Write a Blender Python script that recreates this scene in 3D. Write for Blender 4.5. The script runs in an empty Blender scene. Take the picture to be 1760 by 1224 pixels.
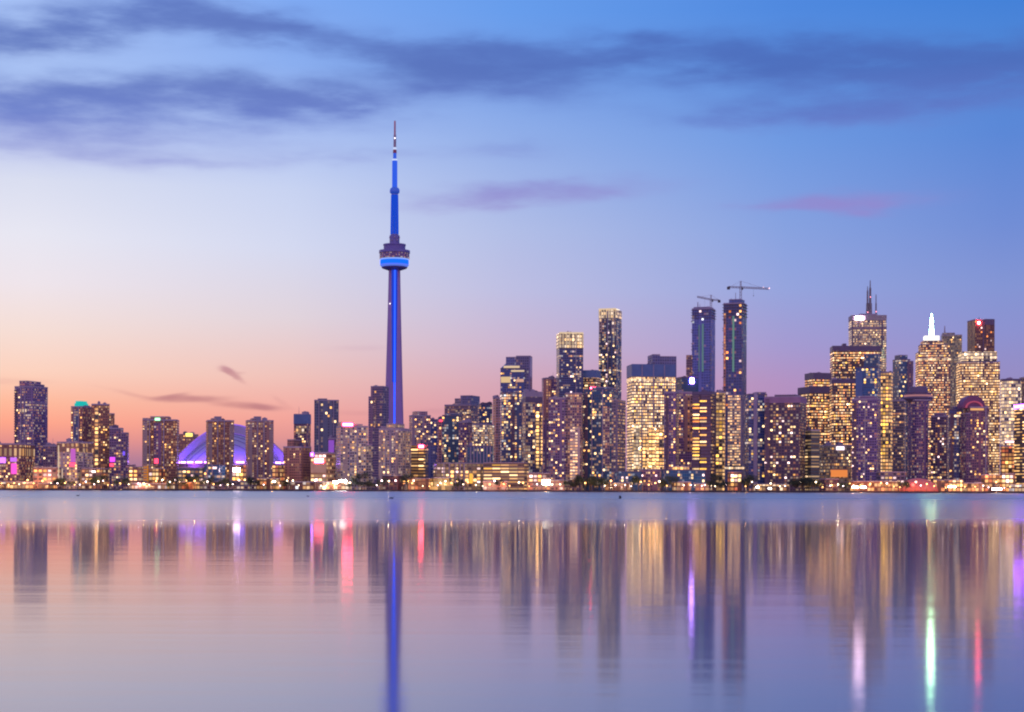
import bpy, bmesh, math, random
from mathutils import Vector, Matrix
random.seed(11)
R = math.radians
S = bpy.context.scene
COL = S.collection

# ------------------------------------------------------------------ camera
FPX, CX, YH, ROLL, CAMZ = 3100.0, 880.0, 841.6, 0.00301, 2.0   # focal length and horizon in pixels of the 1760 px wide photo
cam_data = bpy.data.cameras.new('camera'); cam = bpy.data.objects.new('camera', cam_data); COL.objects.link(cam)
cam_data.sensor_width = 36.0; cam_data.lens = 36.0*FPX/1760.0
cam_data.shift_y = (YH-612.0)/1760.0
cam_data.clip_start = 0.1; cam_data.clip_end = 200000
right = Vector((math.cos(ROLL), 0, math.sin(ROLL))); up = Vector((-math.sin(ROLL), 0, math.cos(ROLL))); back = Vector((0, -1, 0))
cam.matrix_world = Matrix(((right.x, up.x, back.x, 0), (right.y, up.y, back.y, 0), (right.z, up.z, back.z, CAMZ), (0, 0, 0, 1)))
S.camera = cam
S.render.engine = 'CYCLES'
S.view_settings.view_transform = 'Standard'; S.view_settings.look = 'None'
S.view_settings.exposure = 0.0; S.view_settings.gamma = 1.0; S.view_settings.use_curve_mapping = False
S.cycles.use_denoising = True
S.cycles.filter_width = 2.1
S.cycles.max_bounces = 5; S.cycles.diffuse_bounces = 2; S.cycles.glossy_bounces = 3
S.cycles.sample_clamp_indirect = 80.0
S.cycles.caustics_reflective = True

def horizon(px): return YH + (px-CX)*ROLL
def at(px, py, D):                      # the point at distance D seen at pixel (px, py)
    d = right*((px-CX)/FPX) + up*((YH-py)/FPX) + Vector((0, 1, 0))
    return Vector((0, 0, CAMZ)) + d*D
def lin(c):
    f = lambda v: (v/12.92 if v <= .04045 else ((v+.055)/1.055)**2.4)
    return tuple(f(v/255.0) for v in c) + (1.0,)

# ------------------------------------------------------------------ sky: dusk gradient by compass direction and elevation, streaky clouds
W = bpy.data.worlds.new("World"); S.world = W; W.use_nodes = True
nt = W.node_tree; nt.nodes.clear()
def N(t, **k):
    n = nt.nodes.new(t)
    for a, v in k.items(): setattr(n, a, v)
    return n
def L(a, b): nt.links.new(a, b)
def M(op, a, b=None, c=None, clamp=False):
    n = N('ShaderNodeMath', operation=op, use_clamp=clamp)
    for i, v in enumerate((a, b, c)):
        if v is None: continue
        if isinstance(v, (int, float)): n.inputs[i].default_value = v
        else: L(v, n.inputs[i])
    return n.outputs[0]
def MR(v, a, b, c=0.0, d=1.0, smooth=False):
    n = N('ShaderNodeMapRange'); n.interpolation_type = 'SMOOTHSTEP' if smooth else 'LINEAR'; n.clamp = True
    L(v, n.inputs[0])
    for i, q in enumerate((a, b, c, d)): n.inputs[i+1].default_value = q
    return n.outputs[0]
def MIX(f, a, b):
    n = N('ShaderNodeMix', data_type='RGBA')
    for i, v in ((0, f), (6, a), (7, b)):
        if isinstance(v, (int, float, tuple)): n.inputs[i].default_value = v
        else: L(v, n.inputs[i])
    return n.outputs[2]
tc = N('ShaderNodeTexCoord'); sep = N('ShaderNodeSeparateXYZ'); L(tc.outputs['Generated'], sep.inputs[0])
dx, dy, dz = sep.outputs
az = M('MULTIPLY', M('ARCTAN2', dx, dy), 180/math.pi)
el = M('MULTIPLY', M('ARCSINE', dz), 180/math.pi)
def azel(px, py):
    return math.degrees(math.atan((px-CX)/FPX)), math.degrees(math.atan((horizon(px)-py)/FPX))
def ramp(stops):
    n = N('ShaderNodeValToRGB'); cr = n.color_ramp
    st = sorted((max(0.0, e)/40.0, c) for e, c in stops)
    while len(cr.elements) > 1: cr.elements.remove(cr.elements[-1])
    cr.elements[0].position = st[0][0]; cr.elements[0].color = lin(st[0][1])
    for p, c in st[1:]:
        e = cr.elements.new(p); e.color = lin(c)
    L(M('DIVIDE', el, 40.0, clamp=True), n.inputs[0])
    return n.outputs[0]
ZEN = [(17, None), (28, (74, 120, 205)), (40, (60, 98, 180))]
SKY = {
 -50: [(842, (190, 110, 110)), (780, (235, 135, 110)), (720, (255, 165, 115)), (600, (255, 212, 170)), (450, (248, 232, 225)), (250, (200, 210, 240)), (0, (140, 175, 238))],
 -14.9: [(842, (168, 120, 150)), (800, (176, 124, 150)), (765, (228, 146, 142)), (735, (255, 166, 140)), (700, (255, 186, 156)), (650, (253, 210, 190)), (580, (246, 222, 214)), (500, (239, 229, 236)), (420, (232, 231, 243)), (330, (218, 222, 241)), (260, (188, 200, 240)), (150, (172, 197, 246)), (10, (166, 193, 246))],
 -7.0: [(842, (165, 122, 155)), (790, (180, 130, 155)), (755, (226, 150, 148)), (720, (244, 166, 156)), (650, (240, 194, 186)), (550, (226, 212, 220)), (430, (212, 217, 241)), (330, (200, 211, 242)), (230, (172, 194, 243)), (120, (140, 175, 240)), (10, (128, 170, 242))],
 0: [(842, (160, 120, 160)), (780, (195, 138, 160)), (720, (214, 152, 168)), (660, (213, 166, 184)), (600, (205, 180, 206)), (500, (190, 190, 226)), (400, (178, 190, 231)), (250, (148, 176, 233)), (120, (118, 160, 232)), (20, (104, 157, 236))],
 8.6: [(842, (150, 115, 165)), (720, (180, 140, 185)), (660, (180, 146, 194)), (600, (166, 154, 208)), (500, (150, 164, 221)), (400, (136, 162, 224)), (250, (112, 154, 226)), (120, (94, 146, 225)), (20, (80, 137, 223))],
 15.2: [(842, (135, 115, 170)), (700, (152, 138, 190)), (640, (150, 142, 198)), (580, (142, 146, 208)), (500, (132, 149, 212)), (400, (114, 142, 214)), (250, (92, 136, 215)), (120, (82, 136, 216)), (20, (68, 129, 216))],
 55: [(842, (110, 105, 165)), (650, (125, 130, 190)), (400, (95, 120, 195)), (20, (60, 110, 200))],
}
cols = []
for a, st in SKY.items():
    stops = [(math.degrees(math.atan((842-y)/FPX)), c) for y, c in st]
    stops += [(28, (90, 130, 212)), (40, (130, 148, 222))]
    cols.append((a, ramp(stops)))
sky = cols[0][1]
for (a0, _), (a1, c1) in zip(cols, cols[1:]):
    sky = MIX(MR(az, a0, a1), sky, c1)
back_sky = ramp([(0, (214, 160, 196)), (8, (250, 198, 224)), (20, (244, 206, 242)), (32, (214, 196, 244)), (40, (164, 168, 232))])
sky = MIX(MR(dy, 0.35, -0.35, smooth=True), sky, back_sky)
# clouds: long thin banks, their edges frayed by noise
wv = N('ShaderNodeCombineXYZ'); L(az, wv.inputs[0]); L(M('MULTIPLY', el, 3.2), wv.inputs[1])
nz = N('ShaderNodeTexNoise', noise_dimensions='3D'); nz.inputs['Scale'].default_value = 0.42; nz.inputs['Detail'].default_value = 4.0; nz.inputs['Roughness'].default_value = 0.48
L(wv.outputs[0], nz.inputs['Vector'])
off = N('ShaderNodeVectorMath', operation='MULTIPLY_ADD'); L(nz.outputs['Color'], off.inputs[0]); off.inputs[1].default_value = (2.6, 0.95, 0); off.inputs[2].default_value = (-1.3, -0.475, 0)
pos = N('ShaderNodeCombineXYZ'); L(az, pos.inputs[0]); L(el, pos.inputs[1])
wp = N('ShaderNodeVectorMath', operation='ADD'); L(pos.outputs[0], wp.inputs[0]); L(off.outputs[0], wp.inputs[1])
CLOUDS = [  # pixel centre, half length, half height, tilt (degrees), weight
 (0, 95, 150, 26, 3, 1.3), (150, 66, 140, 28, 7, 1.3), (330, 38, 180, 30, -4, 1.7), (470, 58, 70, 18, -10, .9), (590, 78, 110, 18, -8, .6),
 (30, 195, 190, 30, 2, 1.3), (290, 172, 230, 33, 1, 1.5), (520, 172, 150, 32, -2, 1.6), (610, 190, 60, 14, 0, .8), (300, 222, 330, 14, 0, .55),
 (680, 108, 90, 30, -12, .8), (780, 100, 100, 34, -4, 1.3), (920, 108, 180, 40, 2, 1.6), (1100, 82, 90, 18, 6, 1.2), (880, 155, 170, 26, -6, .7),
 (1230, 108, 110, 36, 0, 1.0), (1360, 112, 150, 40, -3, 1.5), (1540, 125, 200, 36, -3, 1.5), (1730, 138, 140, 36, -3, 1.5),
 (1300, 205, 180, 18, 1, 1.0), (1600, 198, 190, 22, 2, 1.3), (1480, 175, 240, 18, 0, .5),
 (930, 327, 180, 15, 2, 1.1), (850, 346, 150, 13, 2, .75), (1470, 352, 140, 17, 2, 1.1), (1400, 364, 110, 11, 0, .8),
 (330, 292, 90, 8, 0, .6), (60, 252, 240, 34, -3, .7), (580, 278, 160, 14, 3, .5), (330, 250, 280, 22, -3, .4), (860, 258, 110, 17, 0, .5), (150, 285, 200, 16, -2, .4),
 (400, 647, 20, 5.5, -38, 1.7), (392, 641, 16, 6, -14, 1.3), (412, 646, 12, 3, 8, .5), (325, 687, 60, 5.5, 1, 1.9), (300, 682, 24, 4, 10, 1.0), (428, 699, 52, 6.5, -5, 1.7), (452, 703, 20, 5, -10, 1.0), (20, 662, 60, 6, 0, .45), (215, 678, 50, 4, -12, .45), (600, 709, 70, 5, 0, .4), (750, 706, 45, 6, 2, .4), (610, 600, 60, 6, 3, .3), (480, 690, 16, 5, -35, .45)]
dens = None
for (x, y, a, b, t, w) in CLOUDS:
    a0, e0 = azel(x, y)
    mp = N('ShaderNodeMapping', vector_type='TEXTURE')
    mp.inputs['Location'].default_value = (a0, e0, 0); mp.inputs['Rotation'].default_value = (0, 0, R(t))
    mp.inputs['Scale'].default_value = (math.degrees(a/FPX), math.degrees(b/FPX), 1)
    L(wp.outputs[0] if b > 9 else pos.outputs[0], mp.inputs['Vector'])
    if b <= 9:
        o2 = N('ShaderNodeVectorMath', operation='MULTIPLY_ADD'); L(off.outputs[0], o2.inputs[0]); o2.inputs[1].default_value = (.35, .16, 0); L(pos.outputs[0], o2.inputs[2]); L(o2.outputs[0], mp.inputs['Vector'])
    d = N('ShaderNodeVectorMath', operation='DOT_PRODUCT'); L(mp.outputs[0], d.inputs[0]); L(mp.outputs[0], d.inputs[1])
    e = M('EXPONENT', M('MULTIPLY', d.outputs['Value'] if b > 9 else M('POWER', d.outputs['Value'], 1.25), -1.0))
    dens = M('MULTIPLY_ADD', e, w, dens if dens is not None else 0.0)
wisp = N('ShaderNodeTexNoise'); wisp.inputs['Scale'].default_value = 0.55; wisp.inputs['Detail'].default_value = 5.0; wisp.inputs['Roughness'].default_value = 0.55
wv2 = N('ShaderNodeCombineXYZ'); L(M('MULTIPLY', az, .8), wv2.inputs[0]); L(M('MULTIPLY', el, 3.4), wv2.inputs[1]); wv2.inputs[2].default_value = 7.0
L(wv2.outputs[0], wisp.inputs['Vector'])
dens = M('MULTIPLY', dens, MR(wisp.outputs['Fac'], .28, .70, .42, 1.2))
dens = M('MULTIPLY', M('SUBTRACT', 1.0, M('EXPONENT', M('MULTIPLY', M('POWER', dens, 1.6), -1.2))), .97)
dens = M('MULTIPLY', dens, MR(dy, 0.0, 0.4))
wtl = ramp([(0, (170, 110, 130)), (2.4, (196, 128, 128)), (3.6, (202, 146, 150)), (5.5, (186, 150, 190)), (8.5, (158, 144, 205)), (10, (142, 148, 214)), (11.4, (106, 126, 202)), (13, (96, 119, 190)), (15.5, (94, 120, 194))])
wtr = ramp([(0, (150, 110, 150)), (4, (165, 135, 180)), (8.5, (150, 136, 205)), (9.8, (140, 142, 210)), (11.5, (98, 120, 198)), (13, (78, 110, 188)), (15.5, (72, 112, 194))])
sky = MIX(dens, sky, MIX(MR(az, -9, 8), wtl, wtr))
bg = N('ShaderNodeBackground'); L(sky, bg.inputs['Color']); bg.inputs['Strength'].default_value = 1.0
wo = N('ShaderNodeOutputWorld'); L(bg.outputs[0], wo.inputs['Surface'])
W.cycles.sampling_method = 'MANUAL'; W.cycles.sample_map_resolution = 512

# ------------------------------------------------------------------ helpers
def tag(o, label=None, cat=None, group=None, kind=None):
    for k, v in (('label', label), ('category', cat), ('group', group), ('kind', kind)):
        if v: o[k] = v
    return o
def mesh_obj(name, bm, mats, parent=None, smooth=False):
    me = bpy.data.meshes.new(name); bm.to_mesh(me); bm.free()
    for m in (mats if isinstance(mats, (list, tuple)) else [mats]): me.materials.append(m)
    if smooth:
        for p in me.polygons: p.use_smooth = True
    o = bpy.data.objects.new(name, me); COL.objects.link(o)
    if parent: o.parent = parent
    return o
def empty(name, loc, rz=0.0):
    o = bpy.data.objects.new(name, None); COL.objects.link(o)
    o.location = loc; o.rotation_euler = (0, 0, rz); o.empty_display_size = 1
    return o
def link_copy(o, parent=None):
    c = o.copy(); COL.objects.link(c); c.parent = parent
    for ch in list(o.children): link_copy(ch, c)
    return c
def prism(bm, pts, z0, z1, roof=1, cap=True, u0=0.0):
    uv = bm.loops.layers.uv.verify()
    lo = [bm.verts.new((x, y, z0)) for x, y in pts]; hi = [bm.verts.new((x, y, z1)) for x, y in pts]
    u = u0; n = len(pts)
    for i in range(n):
        j = (i+1) % n; d = math.hypot(pts[j][0]-pts[i][0], pts[j][1]-pts[i][1])
        f = bm.faces.new((lo[i], lo[j], hi[j], hi[i]))
        for lp, q in zip(f.loops, ((u, z0), (u+d, z0), (u+d, z1), (u, z1))): lp[uv].uv = q
        u += d
        if n <= 6: u = math.ceil(u/64)*64.0     # each wall of a box starts its own bay count
    if cap:
        f = bm.faces.new(hi); f.material_index = roof
    return bm
def rect(x0, x1, y0, y1): return [(x0, y0), (x1, y0), (x1, y1), (x0, y1)]
def rounded(x0, x1, y0, y1, r, n=4):
    out = []
    for cx, cy, a in ((x1-r, y0+r, -90), (x1-r, y1-r, 0), (x0+r, y1-r, 90), (x0+r, y0+r, 180)):
        for k in range(n+1):
            t = R(a+90*k/n); out.append((cx+r*math.cos(t), cy+r*math.sin(t)))
    i = min(range(len(out)), key=lambda k: (out[k][1], out[k][0]))
    return out[i:]+out[:i]
def box(bm, x0, x1, y0, y1, z0, z1, mi=0):
    v = [bm.verts.new(p) for p in ((x0, y0, z0), (x1, y0, z0), (x1, y1, z0), (x0, y1, z0), (x0, y0, z1), (x1, y0, z1), (x1, y1, z1), (x0, y1, z1))]
    for q in ((0, 1, 5, 4), (1, 2, 6, 5), (2, 3, 7, 6), (3, 0, 4, 7), (4, 5, 6, 7), (3, 2, 1, 0)):
        f = bm.faces.new([v[i] for i in q]); f.material_index = mi
def lathe(bm, prof, n=32, mi=0, cx=0, cy=0):
    rings = []
    for r, z in prof:
        rings.append([bm.verts.new((cx+r*math.cos(2*math.pi*k/n), cy+r*math.sin(2*math.pi*k/n), z)) for k in range(n)])
    for a, b in zip(rings, rings[1:]):
        for k in range(n):
            f = bm.faces.new((a[k], a[(k+1) % n], b[(k+1) % n], b[k])); f.material_index = mi
    bm.faces.new(rings[-1]).material_index = mi; bm.faces.new(rings[0][::-1]).material_index = mi
def tube(bm, a, b, r0, r1=None, n=6, mi=0):
    r1 = r0 if r1 is None else r1
    a, b = Vector(a), Vector(b); d = (b-a).normalized()
    s = d.orthogonal().normalized(); t = d.cross(s)
    A = [bm.verts.new(a+(s*math.cos(2*math.pi*k/n)+t*math.sin(2*math.pi*k/n))*r0) for k in range(n)]
    B = [bm.verts.new(b+(s*math.cos(2*math.pi*k/n)+t*math.sin(2*math.pi*k/n))*r1) for k in range(n)]
    for k in range(n): bm.faces.new((A[k], A[(k+1) % n], B[(k+1) % n], B[k])).material_index = mi
    bm.faces.new(B).material_index = mi; bm.faces.new(A[::-1]).material_index = mi
def ball(bm, c, r, seg=10, ring=6, mi=0, sc=(1, 1, 1)):
    r_ = bmesh.ops.create_uvsphere(bm, u_segments=seg, v_segments=ring, radius=r)
    for v in r_['verts']: v.co = Vector((v.co.x*sc[0]+c[0], v.co.y*sc[1]+c[1], v.co.z*sc[2]+c[2]))
    for v in r_['verts']:
        for f in v.link_faces: f.material_index = mi

# ------------------------------------------------------------------ materials
def new_mat(name):
    m = bpy.data.materials.new(name); m.use_nodes = True; m.node_tree.nodes.clear(); return m
def plain(name, col, rough=.7, metal=0.0, vary=.25, scale=.15, emit=None, es=0.0):
    m = new_mat(name); t = m.node_tree; n = t.nodes; l = t.links
    out = n.new('ShaderNodeOutputMaterial'); p = n.new('ShaderNodeBsdfPrincipled'); l.new(p.outputs[0], out.inputs[0])
    tcn = n.new('ShaderNodeTexCoord'); no = n.new('ShaderNodeTexNoise'); no.inputs['Scale'].default_value = scale; no.inputs['Detail'].default_value = 6
    l.new(tcn.outputs['Object'], no.inputs['Vector'])
    mx = n.new('ShaderNodeMix'); mx.data_type = 'RGBA'; l.new(no.outputs['Fac'], mx.inputs[0])
    mx.inputs[6].default_value = tuple(c*(1-vary) for c in col[:3])+(1,); mx.inputs[7].default_value = tuple(min(1, c*(1+vary)) for c in col[:3])+(1,)
    l.new(mx.outputs[2], p.inputs['Base Color']); p.inputs['Roughness'].default_value = rough; p.inputs['Metallic'].default_value = metal
    if emit:
        p.inputs['Emission Color'].default_value = tuple(emit)+(1,); p.inputs['Emission Strength'].default_value = es
    return m
EM = {}
def glow(col, st, mis=True, rnd=0.0):
    key = (tuple(col), st, mis, rnd)
    if key in EM: return EM[key]
    m = new_mat('glow'); t = m.node_tree; out = t.nodes.new('ShaderNodeOutputMaterial'); e = t.nodes.new('ShaderNodeEmission')
    e.inputs[0].default_value = tuple(col)+(1,); e.inputs[1].default_value = st; t.links.new(e.outputs[0], out.inputs[0])
    if rnd:
        oi = t.nodes.new('ShaderNodeObjectInfo'); a = t.nodes.new('ShaderNodeMapRange'); t.links.new(oi.outputs['Random'], a.inputs[0])
        a.inputs[3].default_value = st*(1-rnd); a.inputs[4].default_value = st*(1+rnd); t.links.new(a.outputs[0], e.inputs[1])
    m.cycles.emission_sampling = 'AUTO' if mis else 'NONE'
    EM[key] = m; return m

# node group: a wall of windows counted in bays and floors, each lit or dark on its own
def facade_group():
    g = bpy.data.node_groups.new('window_wall', 'ShaderNodeTree')
    ins = dict(Bay=3.3, Floor=3.2, Lit=.4, RowK=0.0, ClumpK=.3, WinW=.7, WinH=.6, Warm=.5, Spread=.35, Strength=1.0, Seed=0.0, Pier=0.0, Stain=.3, GlassR=.12, Blank=.09)
    for k, v in ins.items():
        s = g.interface.new_socket(k, in_out='INPUT', socket_type='NodeSocketFloat'); s.default_value = v
    for k in ('Wall', 'Glass'): g.interface.new_socket(k, in_out='INPUT', socket_type='NodeSocketColor')
    g.interface.new_socket('BSDF', in_out='OUTPUT', socket_type='NodeSocketShader')
    n = g.nodes; l = g.links; gi = n.new('NodeGroupInput'); go = n.new('NodeGroupOutput'); I = gi.outputs
    def m(op, a, b=None, c=None, clamp=False):
        q = n.new('ShaderNodeMath'); q.operation = op; q.use_clamp = clamp
        for i, v in enumerate((a, b, c)):
            if v is None: continue
            if isinstance(v, (int, float)): q.inputs[i].default_value = v
            else: l.new(v, q.inputs[i])
        return q.outputs[0]
    uvn = n.new('ShaderNodeUVMap'); sp = n.new('ShaderNodeSeparateXYZ'); l.new(uvn.outputs[0], sp.inputs[0])
    u = m('DIVIDE', sp.outputs[0], I['Bay']); v = m('DIVIDE', sp.outputs[1], I['Floor'])
    cu = m('FLOOR', u); cv = m('FLOOR', v); fu = m('FRACT', u); fv = m('FRACT', v)
    inu = m('LESS_THAN', m('ABSOLUTE', m('SUBTRACT', fu, .5)), m('MULTIPLY', I['WinW'], .5))
    inv = m('LESS_THAN', m('ABSOLUTE', m('SUBTRACT', fv, .52)), m('MULTIPLY', I['WinH'], .5))
    pier = m('GREATER_THAN', m('FRACT', m('DIVIDE', m('ADD', cu, .5), m('MAXIMUM', I['Pier'], .001))), m('DIVIDE', .99, m('MAXIMUM', I['Pier'], .999)))
    pier = m('MAXIMUM', pier, m('LESS_THAN', I['Pier'], 1.5))
    mask = m('MULTIPLY', m('MULTIPLY', inu, inv), pier)
    cell = n.new('ShaderNodeCombineXYZ'); l.new(cu, cell.inputs[0]); l.new(cv, cell.inputs[1]); l.new(I['Seed'], cell.inputs[2])
    wn = n.new('ShaderNodeTexWhiteNoise'); wn.noise_dimensions = '3D'; l.new(cell.outputs[0], wn.inputs['Vector'])
    sc = n.new('ShaderNodeSeparateColor'); l.new(wn.outputs['Color'], sc.inputs[0])
    rw = n.new('ShaderNodeTexWhiteNoise'); rw.noise_dimensions = '2D'; rv = n.new('ShaderNodeCombineXYZ'); l.new(cv, rv.inputs[0]); l.new(I['Seed'], rv.inputs[1]); l.new(rv.outputs[0], rw.inputs['Vector'])
    cwn = n.new('ShaderNodeTexWhiteNoise'); cwn.noise_dimensions = '2D'; cvv = n.new('ShaderNodeCombineXYZ'); l.new(cu, cvv.inputs[0]); l.new(m('ADD', I['Seed'], 31.7), cvv.inputs[1]); l.new(cvv.outputs[0], cwn.inputs['Vector'])
    cl = n.new('ShaderNodeTexNoise'); cl.inputs['Scale'].default_value = .17; cl.inputs['Detail'].default_value = 2; l.new(cell.outputs[0], cl.inputs['Vector'])
    mask = m('MULTIPLY', mask, m('MAXIMUM', m('GREATER_THAN', cwn.outputs['Value'], I['Blank']), m('GREATER_THAN', sp.outputs[1], 1e6)))
    prob = m('ADD', I['Lit'], m('ADD', m('MULTIPLY', m('SUBTRACT', rw.outputs['Value'], .5), I['RowK']), m('MULTIPLY', m('SUBTRACT', cl.outputs['Fac'], .5), m('MULTIPLY', I['ClumpK'], 2.5))))
    prob = m('ADD', prob, m('MULTIPLY', m('SUBTRACT', cwn.outputs['Value'], .5), .25))
    prob = m('ADD', prob, m('MULTIPLY', m('GREATER_THAN', rw.outputs['Value'], .93), m('MULTIPLY', I['RowK'], 2.2)))
    lit = m('LESS_THAN', wn.outputs['Value'], prob)
    br = m('ADD', .22, m('MULTIPLY', m('POWER', sc.outputs[0], 1.6), 1.25))
    br = m('ADD', br, m('MULTIPLY', m('GREATER_THAN', sc.outputs[0], .93), 2.0))
    # a lit room is uneven: blinds half down, a lamp to one side
    rm = n.new('ShaderNodeTexNoise'); rm.inputs['Scale'].default_value = 1.1; rm.inputs['Detail'].default_value = 2; l.new(uvn.outputs[0], rm.inputs['Vector'])
    br = m('MULTIPLY', br, m('ADD', .55, m('MULTIPLY', rm.outputs['Fac'], .9)))
    cr = n.new('ShaderNodeValToRGB'); e = cr.color_ramp
    stops = [(0, (1, .17, .05)), (.2, (1, .36, .12)), (.4, (1, .49, .14)), (.6, (1, .63, .29)), (.8, (1, .79, .60)), (1, (.80, .90, 1))]
    e.elements[0].position = 0; e.elements[0].color = stops[0][1]+(1,); e.elements[1].position = 1; e.elements[1].color = stops[-1][1]+(1,)
    for p, c in stops[1:-1]: q = e.elements.new(p); q.color = c+(1,)
    l.new(m('ADD', I['Warm'], m('MULTIPLY', m('SUBTRACT', sc.outputs[1], .5), m('MULTIPLY', I['Spread'], 2.0)), clamp=True), cr.inputs[0])
    es = m('MULTIPLY', m('MULTIPLY', m('MULTIPLY', lit, mask), br), I['Strength'])
    st = n.new('ShaderNodeTexNoise'); st.inputs['Scale'].default_value = .06; st.inputs['Detail'].default_value = 7; l.new(uvn.outputs[0], st.inputs['Vector'])
    wl = n.new('ShaderNodeMix'); wl.data_type = 'RGBA'; wl.blend_type = 'MULTIPLY'; l.new(I['Stain'], wl.inputs[0]); l.new(I['Wall'], wl.inputs[6]); l.new(st.outputs['Fac'], wl.inputs[7])
    gl = n.new('ShaderNodeMix'); gl.data_type = 'RGBA'; l.new(m('MULTIPLY', sc.outputs[2], .6), gl.inputs[0]); l.new(I['Glass'], gl.inputs[6]); gl.inputs[7].default_value = (.06, .06, .085, 1)
    bc = n.new('ShaderNodeMix'); bc.data_type = 'RGBA'; l.new(mask, bc.inputs[0]); l.new(wl.outputs[2], bc.inputs[6]); l.new(gl.outputs[2], bc.inputs[7])
    p = n.new('ShaderNodeBsdfPrincipled'); l.new(bc.outputs[2], p.inputs['Base Color'])
    l.new(m('ADD', .65, m('MULTIPLY', mask, m('SUBTRACT', I['GlassR'], .65))), p.inputs['Roughness'])
    l.new(cr.outputs[0], p.inputs['Emission Color']); l.new(es, p.inputs['Emission Strength'])
    l.new(p.outputs[0], go.inputs[0])
    return g
FG = facade_group()
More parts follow.
